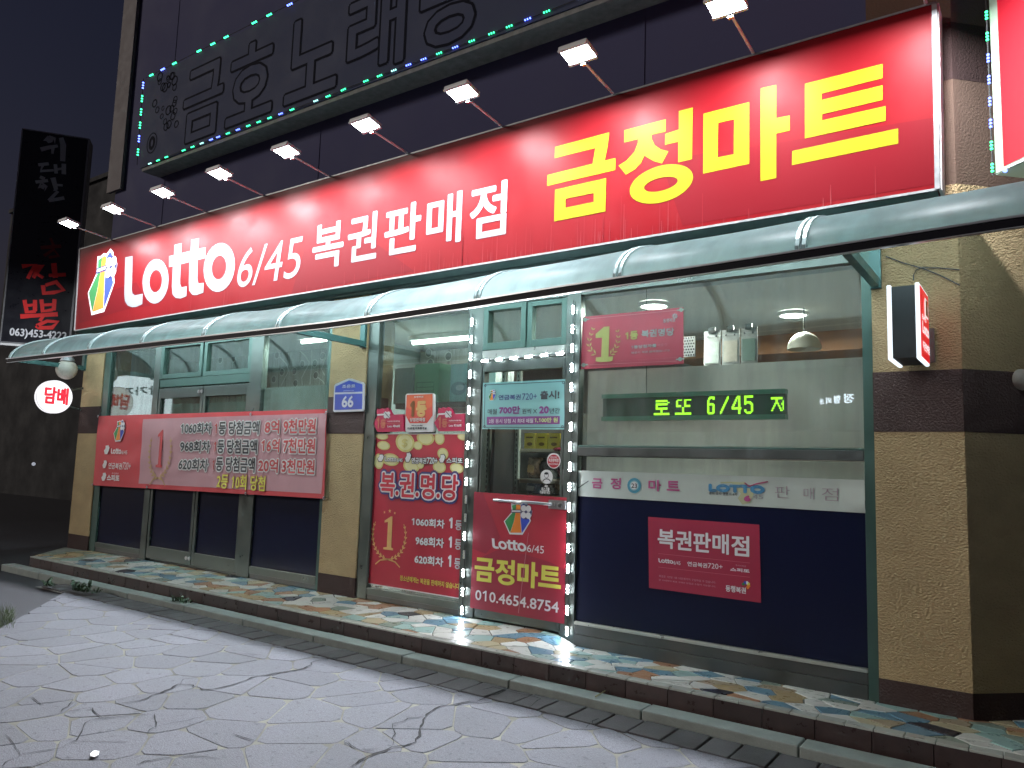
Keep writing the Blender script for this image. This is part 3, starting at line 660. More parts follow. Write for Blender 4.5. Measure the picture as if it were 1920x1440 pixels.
def norm(sh):
    xs = [q[0] for s in sh for r in s for q in r]; ys = [q[1] for s in sh for r in s for q in r]; a, b, c, d = min(xs), max(xs), min(ys), max(ys)
    return [[[((x-a)/(b-a), (y-c)/(d-c)) for x, y in r] for r in s] for s in sh]
LOTTO_U, GJMT_U = norm(LOTTO), norm(GJMT)
def stamp(U, pl, q, m, parent, d=.003, name='lettering'):
    (a0, b0), (a1, b1) = pl.px(*q[0]), pl.px(*q[1])
    return multi(name, [[[(a0+x*(a1-a0), b0+y*(b1-b0)) for x, y in r] for r in s] for s in U], pl, m, parent, d)
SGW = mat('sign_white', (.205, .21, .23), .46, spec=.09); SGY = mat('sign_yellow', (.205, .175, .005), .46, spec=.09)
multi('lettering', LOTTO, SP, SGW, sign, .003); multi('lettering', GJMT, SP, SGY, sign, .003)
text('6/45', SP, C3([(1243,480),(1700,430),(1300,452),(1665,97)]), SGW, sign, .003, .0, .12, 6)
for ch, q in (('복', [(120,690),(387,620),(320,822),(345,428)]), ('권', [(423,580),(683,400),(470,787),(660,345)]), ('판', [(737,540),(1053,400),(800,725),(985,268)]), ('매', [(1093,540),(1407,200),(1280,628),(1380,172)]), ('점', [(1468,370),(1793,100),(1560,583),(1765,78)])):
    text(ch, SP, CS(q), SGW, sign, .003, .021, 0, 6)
sh = []
for k in range(120):
    t = random.random(); a = BL[0]+(BR[0]-BL[0])*random.choice([t, t, .6+.25*random.random()]); zb = BL[1]+(BR[1]-BL[1])*(a-BL[0])/(BR[0]-BL[0])+.012; h = random.uniform(.05, .38)*random.random()**.5; wd = random.uniform(.003, .009)
    sh.append([[(a-wd/2, zb), (a+wd/2, zb), (a+wd*.2, zb+h), (a-wd*.2, zb+h)]])
for k, c in enumerate(((.17,.02,.024),(.15,.010,.014))): tag(multi('dirt_streaks', sh[k::2], SP, mat('sign_dirt_%s' % 'ab'[k], c, .6, spec=.1), sign, .002+k*.0003), kind='stuff')
def bag(pl, q, parent, d=.003, mono=None):
    """Money bag emblem in a box given by its bottom left and top right corners."""
    (a0, b0), (a1, b1) = pl.px(*q[0]), pl.px(*q[1]); W, H = a1-a0, b1-b0
    def T(pts): return [(a0+x*W, b0+y*H) for x, y in pts]
    def P(n, pts, m, k): return multi('bag_print', [[T(pts)]], pl, m, parent, d+k*.0012)
    P(0, [(.24,.93),(.36,.92),(.47,.955),(.58,.93),(.70,1.0),(.82,.93),(.84,.86),(.93,.83),(1,.73),(.98,.6),(.92,.54),(.96,.45),(.68,.02),(.22,0),(0,.37),(.27,.66)], mono or WHITE_V, 0)
    if mono: return
    P(1, [(.28,.86),(.36,.88),(.43,.90),(.42,.68),(.36,.40),(.24,.05),(.04,.37),(.32,.66)], GREEN_V, 1)
    P(2, [(.43,.89),(.51,.905),(.59,.88),(.58,.66),(.60,.4),(.645,.08),(.25,.05),(.37,.40),(.42,.66)], ORANGE_V, 1)
    P(3, [(.60,.89),(.70,.945),(.78,.90),(.76,.66),(.92,.45),(.66,.07),(.61,.4),(.59,.66)], BLUE_V, 1)
    P(4, [(.25,.735),(.66,.755),(.66,.665),(.25,.645)], NAVY_V, 2); P(5, [(.28,.715),(.64,.735),(.64,.69),(.28,.67)], WHITE_V, 3)
    cl = [[T(ell(.79+dx*.085, .70+dy*.085*W/H*1.15, .095, .095*W/H, n=14))] for dx in (-1, 1) for dy in (-1, 1)]
    multi('bag_print', [[T(ell(.79, .70, .2, .2*W/H*1.1, n=20))]], pl, NAVY_V, parent, d+.0036)
    for i, c in enumerate(cl): multi('bag_print', [c], pl, WHITE_V, parent, d+.0048+i*.0004)
bag(SP, C3([(157,665),(397,160)]), sign)

# ================================================================== floodlights on arms along the sign's top
LAMPW = emat('lamp_glow', (.93, .97, 1), 30)
LX = [-10.903, -9.734, -8.584, -7.443, -6.301, -5.147, -3.987, -2.847, -1.689, -.56]  # the last is an added lamp, out of view, brightening the sign's right end
ARM = mat('arm_paint', (.75, .74, .74), .5, .2, var=.1); HOUS = mat('lamp_housing', (.72, .73, .74), .4, .1)
TILT = math.radians(11)
def sign_top(x): return TL[1]+(TR[1]-TL[1])*(x-TL[0])/(TR[0]-TL[0])
f0 = thing('floodlight', '', 'floodlight', (0,0,0), 'floodlights on arms over the red sign')
put('arm', MB().tube([(0,.0,-.01),(0,-.02,.0),(0,-.50,.045)], .011, 8), ARM, f0)
ax, az = V((0, math.cos(TILT), -math.sin(TILT))), V((0, math.sin(TILT), math.cos(TILT)))
def LP(x, y, z): return V((0,-.60,.065))+V((x,0,0))+ax*y+az*z
def lbox(x0,x1,y0,y1,z0,z1): return MB().hexa([LP(x0,y0,z0),LP(x1,y0,z0),LP(x1,y1,z0),LP(x0,y1,z0)],[LP(x0,y0,z1),LP(x1,y0,z1),LP(x1,y1,z1),LP(x0,y1,z1)])
hs = put('housing', lbox(-.125,.125,-.095,.095,-.0,.035), HOUS, f0, bevel=.006)
put('rim', lbox(-.125,.125,.075,.097,-.012,-.001).add([],[]), HOUS, f0); put('rim', lbox(-.125,.125,-.097,-.075,-.012,-.001), HOUS, f0)
put('light_panel', lbox(-.112,.112,-.074,.074,-.006,-.002), LAMPW, f0)
put('knuckle', MB().box(-.02,.02,-.515,-.485,.02,.065), STEEL, f0)
names = ['floodlight at the far left end of the row over the red sign', 'second floodlight from the left end of the row', 'third floodlight from the left, above the money bag emblem', 'fourth floodlight from the left, before the dark sign\'s left end', 'fifth of the nine floodlights, middle of the row', 'sixth floodlight from the left, above the white Korean lettering', 'fourth floodlight from the right, left of the yellow lettering', 'second largest looking floodlight, above the start of yellow lettering', 'nearest and largest floodlight, cut by the top of the picture', 'floodlight at the right end of the row, over the sign\'s right corner']
for i, x in enumerate(LX):
    o = f0 if i == 0 else copy_tree(f0)
    o.location = (x*1.006, -.235, sign_top(x)+.015); o['label'] = names[i]
    ld = bpy.data.lights.new('floodlight_lamp', 'AREA'); ld.shape = 'RECTANGLE'; ld.size = .22; ld.size_y = .145; ld.energy = 56; ld.color = (.90, .95, 1.0)
    lo = bpy.data.objects.new('floodlight_lamp', ld); COL.objects.link(lo); lo.parent = o; lo.location = LP(0,0,-.02); lo.rotation_euler = (-TILT, 0, 0)

# ================================================================== dark karaoke sign with a string of lights
KP = F(-.25)
kar = thing('karaoke_sign', 'large unlit dark grey sign with outlined Korean letters on the upper wall', 'sign', (-6, -.25, 5.4))
kb, kt = KP.px(262,318), KP.px(275,148); kx0, kx1, kz0, kz1 = kb[0], -1.2, kb[1]+.02, kt[1]
KG = mat('karaoke_face', (.068, .078, .130), .75, spec=.1, var=.03, vscale=2); KD = mat('karaoke_line', (.012, .013, .022), .8, spec=.05)
box('sign_box', (kx0, kx1, -.25, .03, kz0, kz1), KG, kar); box('sign_soffit', (kx0+.03, kx1, -.235, .03, kz0-.05, kz0-.002), mat('rough_soffit', (.22,.22,.21), .85, var=.35, vscale=12), kar)
K1, K2 = crop(0, 0, 3), crop(640, 0, 3)
hh = (KP.px(*K1([(1090,790)])[0])[1], KP.px(*K1([(1190,350)])[0])[1])
for ch, l, r in (('금',(1035,600),(1255,500)), ('호',(1275,620),(1535,480)), ('노',(1605,480),(1905,200)), ('래',(1955,300),(2280,100)), ('방',(2360,200),(2730,0))):
    q = (KP.px(*K1([l])[0])[0], KP.px(*K1([r])[0])[0], hh[0], hh[1])
    outlined(ch, KP, q, [(KD, .042), (KG, .015)], kar, .003, True)
mb_c = []
for k in range(26):
    u, v = random.uniform(870, 1000), random.uniform(420, 720); a, b = KP.px(*K1([(u, v)])[0]); r = random.uniform(.035, .075); mb_c.append([ell(a, b, r, r, n=14), ell(a, b, r*.72, r*.72, n=14)[::-1]])
tag(multi('grape_print', mb_c, KP, KD, kar, .003), kind='stuff')
a, b = KP.px(*K1([(855,805)])[0]); multi('emblem_print', [[ell(a, b, .13, .15), ell(a, b, .115, .135)[::-1]], [ell(a, b, .08, .1), ell(a, b, .03, .05)[::-1]]], KP, KD, kar, .003)
LG, LB, LC = emat('led_green', (.04, 1, .35), 4), emat('led_blue', (.10, .16, 1), 6), emat('led_cyan', (.4, 1, .9), 2.5)
def light_string(name, label, pl, pts, step, pat, ln=.05, r=.009, dirn=None, d=.012, group='strings of coloured lights'):
    """A cable along surveyed points with groups of three tiny lamps."""
    P = [V(pl.p(*q, d)) for q in pts]; t = thing(name, label, 'string lights', P[0], group)
    put('cable', MB().tube(P, .004, 5), CABLE, t); k = 0; s = 0
    for a, b in zip(P, P[1:]):
        L = (b-a).length; u = (b-a).normalized(); x = step*.5
        while x < L-.03:
            c = pat[k % len(pat)]; k += 1
            if c != '.':
                mb = MB()
                for j in (-1, 0, 1): mb.lathe(a+u*(x+j*ln*.5)+pl.n*.0, [(.0,-r),(r*.8,-r*.6),(r,0),(r*.8,r*.6),(0,r)], 6)
                put('bulb_cluster', mb, {'g': LG, 'b': LB, 'c': LC}[c], t)
            x += step
    return t
light_string('string_lights', 'string of green and blue lights along the dark karaoke sign\'s top edge', KP, K1([(825,440),(1165,268),(1590,50),(1730,-20)]), .29, 'gbg.ggg.g', .07, .012)
light_string('string_lights', 'string of blue and green lights down the dark karaoke sign\'s left edge', KP, K1([(812,445),(775,930)]), .20, 'bgggbgbbg', .08, .013)
light_string('string_lights', 'string of green and blue lights along the dark karaoke sign\'s bottom edge', KP, [*K1([(825,930),(1205,782),(1900,525)]), *K2([(30,500),(800,210),(1320,5)])], .205, 'cgg.ggcbbgbgggbg.', .055, .009)

# ================================================================== 짬뽕 blade sign at the left
bex = V((.57, .82, 0)); bo = V(F(0.0).p(90, 450)); BP = PL(bo, bex)
BK = mat('black_acrylic', (.014, .014, .020), .35, spec=.5, var=.1)
bls = thing('blade_sign', 'tall black restaurant sign with red brush lettering at the building\'s left', 'sign', bo)
q = [BP.px(*p) for p in ((38,241),(161,246),(136,655),(5,641))]
x0, x1, z0, z1 = q[3][0]*.5+q[0][0]*.5, q[1][0]*.5+q[2][0]*.5, q[3][1], q[0][1]
put('sign_box', MB().hexa([BP.at(a, z0, d) for a, d in ((x0,0),(x1,0),(x1,-.3),(x0,-.3))], [BP.at(a, z1, d) for a, d in ((x0,0),(x1,0),(x1,-.3),(x0,-.3))]), BK, bls)
GM = mat('grey_metal', (.30,.30,.31), .45, .5, var=.1)
put('sign_side', MB().hexa([BP.at(a, z0-.01, d) for a, d in ((x1+.002,.01),(x1+.02,.01),(x1+.02,-.3),(x1+.002,-.3))], [BP.at(a, z1, d) for a, d in ((x1+.002,.01),(x1+.02,.01),(x1+.02,-.3),(x1+.002,-.3))]), GM, bls)
for a, b in (((x0,z0),(x0,z1)),((x1,z0),(x1,z1)),((x0,z0),(x1,z0)),((x0,z1),(x1,z1))): put('sign_trim', MB().bar(BP.at(*a,.003), BP.at(*b,.003), .018, .018, tuple(BP.n)), GM, bls)
put('sign_base', MB().hexa([BP.at(a, z0-.05, d) for a, d in ((x0,0),(x1,0),(x1,-.3),(x0,-.3))], [BP.at(a, z0-.012, d) for a, d in ((x0,0),(x1,0),(x1,-.3),(x0,-.3))]), WHITE, bls)
CB = crop(0, 220, 3.272)
def brush(strokes, m, sc=1.45):
    sh = []
    for pts, wds in strokes:
        p = [BP.px(*t) for t in CB(pts)]; k = (BP.px(100,450)[0]-BP.px(90,450)[0])/10/3.272
        sh.append([stroke(p, [w_*k*sc for w_ in (wds if isinstance(wds, list) else [wds]*len(p))])])
    for i, s in enumerate(sh): multi('brush_lettering', [s], BP, m, bls, .003+i*.0005)
BGREY = mat('grey_brush', (.34, .34, .37), .6); BRED = mat('red_brush', (.85, .03, .03), .5)
brush([([(300,118),(275,145),(295,168),(330,158),(335,130),(300,118)],14),([(250,198),(300,185),(355,175)],[22,20,14]),([(325,185),(322,225)],[16,10]),([(375,125),(388,170),(385,270)],[20,26,22])], BGREY)
brush([([(235,292),(300,285)],16),([(265,290),(250,330),(330,325)],[14,16,12]),([(340,288),(345,345)],16),([(350,320),(380,315)],12),([(392,285),(392,350)],20)], BGREY)
brush([([(245,365),(275,378)],16),([(218,398),(295,388)],16),([(255,405),(240,435),(270,450),(285,425),(255,405)],12),([(325,370),(345,445)],[24,18]),([(345,415),(385,418)],12),([(330,445),(355,455),(300,512)],[14,14,16]),([(300,512),(395,495)],[16,18])], BGREY)
brush([([(250,800),(375,790)],18),([(270,850),(330,810),(360,850),(300,860)],16),([(310,740),(330,790)],12)], mat('dim_brush', (.15,.012,.015), .7))
brush([([(135,915),(215,905),(170,990)],[22,22,16]),([(210,915),(260,905),(205,985)],[20,20,14]),([(225,960),(265,985)],14),([(330,895),(340,985)],[24,22]),([(300,970),(405,965)],[16,18]),([(265,1030),(270,1080),(330,1075),(390,1060),(345,1010),(280,1030)],[20,22,18,20,22,16])], BRED)
brush([([(150,1120),(165,1195),(220,1190)],[18,20,16]),([(215,1120),(215,1190)],18),([(160,1155),(215,1150)],14),([(255,1118),(262,1190),(325,1180)],[18,20,16]),([(335,1115),(330,1185)],18),([(262,1152),(330,1148)],14),([(125,1222),(245,1215),(355,1208)],[22,18,22]),([(270,1215),(245,1250)],14),([(225,1280),(290,1250),(355,1255),(320,1290),(240,1292),(220,1280)],[18,16,20,20,18,14])], BRED)
text('063)453-4222', BP, CB([(55,1352),(412,1318)]), WHITE_V, bls, .003, .03)

# ================================================================== tobacco sign, globe lamp, address plate, small light box
txp = PL((-11.72, 0, 0), (0,1,0)); txp.n = txp.ex.cross(txp.ez)
ca, cb_ = txp.px(104, 744); ra = (txp.px(137,744)[0]-txp.px(71,744)[0])/2; rz = (txp.px(104,714)[1]-txp.px(104,773)[1])/2; rr = (abs(ra)+rz)/2
tob = thing('tobacco_sign', 'round white lit light box with red Korean lettering beside left pillar', 'sign', txp.at(ca, cb_))
AX = (V((0,1,0)), V((0,0,1)), V((1,0,0))); c0 = txp.at(ca, cb_)
put('light_face', MB().lathe(c0, [(0,.012),(rr*.7,.010),(rr*.97,0)], 36, AX), emat('lit_white', (1, .97, .96), 1.35), tob, True)
put('light_face', MB().lathe(c0, [(rr*.99,-.115),(rr*.7,-.125),(0,-.127)], 36, AX), MATS['lit_white'], tob, True)
put('rim', MB().lathe(c0, [(rr*.975,.0),(rr*1.03,-.008),(rr*1.03,-.10),(rr*.98,-.115)], 36, AX), emat('rim_glow', (.96, .94, 1), .9), tob)
put('seam', MB().lathe(c0, [(rr*1.034,-.03),(rr*1.036,-.035),(rr*1.034,-.04)], 36, AX), GM, tob)
text('담배', txp, [(80,757),(129,728)], mat('red_lit', (.5,.01,.02), .5, emit=(.8,.02,.05), es=.7), tob, .018, .055)
for dz in (-.12, .13): put('bracket', MB().bar(c0+V((-.05, ra*.9, dz)), V((-11.80, -.05, cb_+dz*1.3)), .02, .03), ALU_DK, tob)
put('plate', MB().bar(c0+V((-.05, abs(ra)*1.08, -.2)), c0+V((-.05, abs(ra)*1.08, .2)), .05, .02), GM, tob)
gl = V(F(-.3).p(125, 693)); gr = .145
glob = thing('globe_lamp', 'unlit dirty white glass globe lamp hanging under the awning\'s left end', 'lamp', gl)
put('globe', MB().lathe(gl, [(0.001,-gr)]+[(gr*math.sin(math.pi*i/14), -gr*math.cos(math.pi*i/14)) for i in range(1,14)]+[(.03,gr*.98)], 24), mat('opal_glass', (.62,.57,.50), .3, spec=.5, var=.2, vscale=9), glob, True)
put('cap', MB().lathe(gl+V((0,0,gr*.85)), [(.1,0),(.09,.03),(.05,.09),(.045,.13),(0.001,.14)], 18), GM, glob); put('stem', MB().tube([gl+V((0,0,gr+.1)), gl+V((.1,.24,gr+.16))], .012), GM, glob)
ap = F(-.075); CA = crop(620, 690, 14.4)
adr = thing('address_plate', 'blue house number plate 66 with white border on the middle pillar', 'sign', ap.p(655,742))
polyobj('plate', [CA([(65,1160),(95,480),(130,430),(470,285),(545,285),(860,385),(892,430),(885,1120),(850,1165),(100,1188)])], ap, WHITE_V, adr, 0, .02)
bl = mat('plate_blue', (.02, .045, .30), .4)
polyobj('plate_field', [CA([(118,660),(135,500),(500,335),(860,440),(860,640)])], ap, bl, adr, .002); polyobj('plate_field', [CA([(105,1135),(118,712),(858,690),(850,1110)])], ap, bl, adr, .002)
texts([('조은로', 315,548,675,440,WHITE_V,.03), ('Jochon-ro', 350,640,632,590,WHITE_V,.03), ('66', 300,1070,632,745,WHITE_V,.03)], ap, CA, adr, .004)
# little lit light box on the right pillar
lbx = V(F(-.08).p(1741, 600)).x; RP = PL((lbx, 0, 0), (0,-1,0)); RPn = RP.n
ya = RP.px(1725, 600)[0]; zt, zb = RP.px(1724,530)[1], RP.px(1727,672)[1]
sbx = thing('light_box_sign', 'small red and black lit light box on the right pillar', 'sign', (lbx, -.08, zb))
yo, yi = -ya, -.09; LED_W = emat('acrylic_edge', (.82, .92, 1), 1.1)
wdx = .155
box('body', (lbx-wdx, lbx-.026, yo+.012, yi, zb+.012, zt-.012), mat('black_case', (.012,.013,.015), .5), sbx)
for xx in (lbx-.024, lbx-wdx-.026): box('acrylic_edge', (xx, xx+.024, yo, yi, zb, zt), LED_W, sbx, .006)
fa = box('red_face', (lbx+.0005, lbx+.003, yo+.014, yi-.01, zb+.016, zt-.016), mat('lit_red', (.5,.01,.015), .4, emit=(.9,.015,.02), es=.55), sbx)
RS = PL((lbx+.004, 0, 0), (0,1,0))
def rbox(f0, f1, g0, g1): return (yo+(yi-yo)*f0, yo+(yi-yo)*f1, zb+(zt-zb)*g0, zb+(zt-zb)*g1)
WL = mat('lit_letter', (.7,.7,.7), .4, emit=(1,1,1), es=.6)
text('Lotto', RS, rbox(.15,.9,.36,.52), WL, sbx, .002, .04, loc=True); text('6/45', RS, rbox(.15,.6,.54,.62), WL, sbx, .002, .02, loc=True); text('복권판매점', RS, rbox(.15,.92,.14,.26), WL, sbx, .002, .02, loc=True)
b = rbox(.45,.85,.62,.88); multi('bag_print', [[[(b[0],b[2]),(b[1],b[2]),(b[1]+.01,b[2]*.4+b[3]*.6),(b[1]-.02,b[3]),(b[0]+.02,b[3]),(b[0]-.01,b[2]*.4+b[3]*.6)]]], RS, WL, sbx, .002); multi('bag_print', [[[(b[0]+.03,b[2]+.01),(b[1]-.02,b[2]+.01),(b[1]-.03,b[3]-.01),(b[0]+.04,b[3]-.01)]]], RS, ORANGE_V, sbx, .004)
box('wall_mount', (lbx-.10, lbx+.03, yi+.004, -.053, zb+.03, zt-.22), ALU_DK, sbx)
WP3 = F(-.06); CW = crop(1580, 320, 5.538)
t = thing('power_cable', 'thin black cables strung from the awning to the right pillar\'s light box', 'cable', WP3.p(1700,500))
put('cable', MB().tube([WP3.p(*q) for q in CW([(450,890),(620,955),(830,1015),(1010,1085),(1215,1190)])], .004, 5), CABLE, t); put('cable', MB().tube([WP3.p(*q) for q in CW([(735,1140),(735,1085),(765,1030),(820,1008),(1000,1010),(1215,1030)])], .004, 5), CABLE, t)

# ================================================================== red blade sign on the corner, with blue and green lights
wx = V((.70711,.70711,0)); cdir = V((.7071,-.7071,0)); co_ = V(PL((0,0,0),(1,0,0)).p(1872,326)); base = CAM+(co_-CAM)*.97
RB = PL(base, cdir); rs = thing('corner_sign', 'red lit sign with pale frame at the picture\'s upper right corner', 'sign', base)
q = [RB.px(*p) for p in ((1872,326),(1918,302),(1866,0))]
h1 = 2.2
put('sign_box', MB().hexa([RB.at(a, 0, d) for a, d in ((-.02,0),(1.6,0),(1.6,-.25),(-.02,-.25))], [RB.at(a, h1, d) for a, d in ((-.02,0),(1.6,0),(1.6,-.25),(-.02,-.25))]), mat('pale_frame', (.22,.26,.21), .5, emit=(.6,.8,.6), es=.12), rs)
multi('red_panel', [[[(.045,.03),(1.56,.03),(1.56,h1-.03),(.045,h1-.03)]]], RB, mat('lit_red_panel', (.12,.004,.008), .5, spec=.1, emit=(.85,.012,.035), es=.5), rs, .003)
P_ = [RB.at(-.03, h1, .012), RB.at(-.03, .0, .012), RB.at(.6, -.01, .012)]
sl = thing('string_lights', 'string of blue and green lights down the red corner sign\'s left frame', 'string lights', P_[0], 'strings of coloured lights')
put('cable', MB().tube(P_, .005, 5), CABLE, sl)
for k in range(15):
    c = (LG, LG, LB, LB, LB, LB)[k % 6] if k else LG; mb = MB()
    for j in (-1,0,1): mb.lathe(RB.at(-.03, .05+k*.145+j*.022, .014), [(0,-.009),(.008,-.005),(.009,0),(.008,.005),(0,.009)], 6)
    put('bulb_cluster', mb, c, sl)
for k in range(3):
    mb = MB(); mb.lathe(RB.at(.07+k*.2, -.01, .016), [(0,-.011),(.01,-.006),(.012,0),(.01,.006),(0,.011)], 6); put('bulb_cluster', mb, LB, sl)
put('sign_arm', MB().bar(RB.at(.4,.5,-.12), RB.at(.4,.5,-.12)+V((.3,1.2,0)), .06, .06), ALU_DK, rs)
# meter dial on the corner wall
mp_ = V(PL((-.44,-.05,0),(.7071,.7071,0)).p(1915,712)); t = thing('wall_lamp', 'round pale fitting on the dark corner wall at the right edge', 'fitting', mp_)
put('dial', MB().lathe(mp_, [(0,.06),(.05,.055),(.065,.02),(.07,0)], 20, (V((.707,.707,0)),V((0,0,1)),V((.707,-.707,0)))), mat('pale_cover', (.42,.37,.32), .5), t, True)

# ================================================================== white LED light strips on the door posts
LED = emat('led_white', (.86, .91, 1), 190); MODP = mat('module_plate', (.75,.76,.78), .4)
def led_strip(label, a, b, n, off=(), vertical=True):
    a, b = V(a), V(b); u = (b-a).normalized(); sd = u.cross(V((0,-1,0)))
    t = thing('led_strip', label, 'light strip', a, 'white LED light strips round the shop door')
    put('cable', MB().tube([a+(b-a)*k/12+V((0, .0 if k in (0,12) else -.002, 0))+sd*.004*math.sin(k*2.3) for k in range(13)], .0035, 5), CABLE, t)
    for k in range(n):
        c = a+(b-a)*((k+.5)/n)+V((0,-.006,0)); mb = MB(); mb.bar(c-u*.037, c+u*.037, .018, .007, (0,1,0)); o = put('module', mb, MODP, t)
        mb = MB()
        for j in (-1,0,1): mb.lathe(c+u*j*.025+V((0,-.004,0)), [(0,.006),(.008,.0045),(.0115,0)], 8, (V((1,0,0)),V((0,0,1)),V((0,-1,0))))
        put('led', mb, mat('led_off', (.6,.6,.5), .4) if k in off else LED, o)
    return t
led_strip('white LED strip down the post between red poster and shop door', tuple(F(-.05).p(886.5,588)), tuple(F(-.05).p(866.5,1162)), 17, (10,11,13))
led_strip('white LED strip down the post right of the shop door', tuple(F(-.05).p(1075.5,563)), tuple(F(-.05).p(1063.5,1203)), 17)
led_strip('short white LED strip running across above the shop door', tuple(F(-.05).p(897,678)), tuple(F(-.05).p(1066,662)), 6)

# ================================================================== posters, banners, plaques
def laurel(pl, c, ax_, ay, parent, m, m1, d=.003, one=True, gap=.5, leaves=9, both=True):
    """Laurel wreath with a numeral 1, centre and half sizes in metres on the plane."""
    sh = []
    for sgn in (-1, 1):
        for k in range(leaves):
            t = -math.pi/2+(.18+k/leaves*(1-.18)*2.35)*1.0; px, pz = c[0]+sgn*ax_*math.cos(t), c[1]+ay*math.sin(t)
            dx, dz = -sgn*ax_*math.sin(t), ay*math.cos(t); L = math.hypot(dx, dz); dx /= L; dz /= L
            for s2 in (-1, 1):
                a = s2*.6; ex, ez = dx*math.cos(a)-dz*math.sin(a), dx*math.sin(a)+dz*math.cos(a); l = ay*.20*(1-.35*k/leaves); wv = l*.2
                mx_, mz = px+ex*l*.5, pz+ez*l*.5
                sh.append([[(px,pz),(mx_-ez*wv,mz+ex*wv),(px+ex*l,pz+ez*l),(mx_+ez*wv,mz-ex*wv)]])
        sh.append([stroke([(c[0]+sgn*ax_*math.cos(t), c[1]+ay*math.sin(t)) for t in [-math.pi/2+.1+i*.2 for i in range(11)]], ax_*.035)])
        sh.append([stroke([(c[0]+sgn*ax_*.1, c[1]-ay*1.0), (c[0]-sgn*ax_*.45, c[1]-ay*1.08), (c[0]-sgn*ax_*.75, c[1]-ay*1.28)], ax_*.06)])
    multi('laurel_print', sh, pl, m, parent, d)
    if one:
        a, b, z0, z1 = c[0]-ax_*.3, c[0]+ax_*.3, c[1]-ay*.62, c[1]+ay*.78; W, H = b-a, z1-z0
        multi('numeral_print', [[[(a+x*W, z0+y*H) for x, y in ((.0,0),(1,0),(1,.06),(.8,.08),(.78,1),(.62,1),(.0,.86),(.0,.80),(.35,.83),(.35,.08),(0,.06))]]], pl, m1, parent, d+.001)
def star(cx, cz, r): return [(cx+(r if i%2 else r*.4)*math.sin(i*math.pi/5), cz-(r if i%2 else r*.4)*math.cos(i*math.pi/5)) for i in range(10)]
def logo_row(pl, C, q, parent, m, d, dark=None):
    pass
# --- cloth banner across the left bays
BNY = -.085; bnp = F(BNY); CBN = crop(170, 770, 4.267)
ban = thing('banner', 'red cloth banner with lottery win amounts tied across the left windows', 'banner', bnp.p(400, 850))
bq = [bnp.px(*p) for p in ((185,780),(613,767),(608,935),(174,910))]
def wr_(a, b): return .010*noise.noise(V((a*1.1, b*2.6, 3)))+.006*noise.noise(V((a*3.3+b*2, b*5-a*1.5, 8)))
def banner_grid(q, m, nm, d, par, nx=90, nz=26):
    mb = MB()
    for i in range(nx+1):
        for j in range(nz+1):
            u, v = i/nx, j/nz; a = (q[3][0]*(1-u)+q[2][0]*u)*(1-v)+(q[0][0]*(1-u)+q[1][0]*u)*v; b = (q[3][1]*(1-u)+q[2][1]*u)*(1-v)+(q[0][1]*(1-u)+q[1][1]*u)*v
            mb.v.append(bnp.at(a, b, d+wr_(a, b)))
    for i in range(nx):
        for j in range(nz): k = i*(nz+1)+j; mb.f.append((k, k+nz+1, k+nz+2, k+1))
    return put(nm, mb, m, par, True)
banner_grid(bq, mat('banner_red', (.52,.055,.065), .6, spec=.3, var=.06), 'banner_cloth', 0, ban)
banner_grid([bnp.px(*p) for p in CBN([(422,68),(1888,20),(1848,665),(385,583)])], mat('banner_pale', (.52,.28,.31), .6, spec=.3, var=.06), 'pale_field', .002, ban)
RED_P = mat('banner_letter_red', (.40,.03,.035), .55)
D_ = .010
for r in [('1060회차',728,185,978,95,0),('1',995,184,1020,100,1),('등 당첨금액',1027,192,1360,82,0),('8억',1395,185,1518,74,1),('9천만원',1545,182,1815,64,1),
          ('968회차',718,330,962,242,0),('1',985,330,1010,247,1),('등 당첨금액',1015,340,1345,232,0),('16억',1370,334,1520,224,1),('7천만원',1543,338,1808,222,1),
          ('620회차',707,475,948,387,0),('1',975,474,997,392,1),('등 당첨금액',1003,482,1325,377,0),('20억',1343,492,1510,387,1),('3천만원',1533,497,1800,392,1)]:
    outlined(r[0], bnp, CBN([(r[1],r[2]),(r[3],r[4])]), [(WHITE, .115),(RED_P if r[5] else BLACK_V, .03)], ban, D_)
outlined('2등 10회 당첨', bnp, CBN([(1012,620),(1407,522)]), [(RED_P, .06),(YEL_P, .03)], ban, D_)
bag(bnp, CBN([(183,248),(287,70)]), ban, D_)
lc = bnp.px(*CBN([(562,320)])[0]); laurel(bnp, lc, .25, .35, ban, mat('wheat_ink', (.48,.30,.12), .55), RED_P, D_)
stamp(LOTTO_U, bnp, CBN([(163,345),(250,303)]), WHITE, ban, D_); bag(bnp, CBN([(112,348),(160,275)]), ban, D_, WHITE)
texts([('6/45',250,348,295,318,WHITE,.0),('연금복권',147,465,262,420,WHITE,.02),('720+',262,470,332,415,WHITE,0),('스피또',135,560,240,515,WHITE,.05),('즉석식복권',178,508,230,497,WHITE,0)], bnp, CBN, ban, D_)
bag(bnp, CBN([(100,460),(140,395)]), ban, D_, WHITE); bag(bnp, CBN([(92,560),(135,495)]), ban, D_, WHITE)
for (x, y) in ((65,45),(1285,28),(1890,15),(1870,700),(1245,662),(455,612),(20,590)):
    a = bnp.p(*CBN([(x, y)])[0], .012); put('grommet', MB().lathe(a, [(.006,.0),(.012,.004),(.018,0)], 12, (V((1,0,0)),V((0,0,1)),V((0,-1,0)))), STEEL, ban)
for (x, y, x2, y2) in ((65,45,75,-8),(1285,28,1290,-25),(455,612,462,640),(1245,662,1243,690),(20,590,8,600)):
    put('tie', MB().tube([bnp.p(*CBN([(x, y)])[0], .008), bnp.p(*CBN([(x2, y2)])[0], -.03)], .004, 5), CABLE, ban)

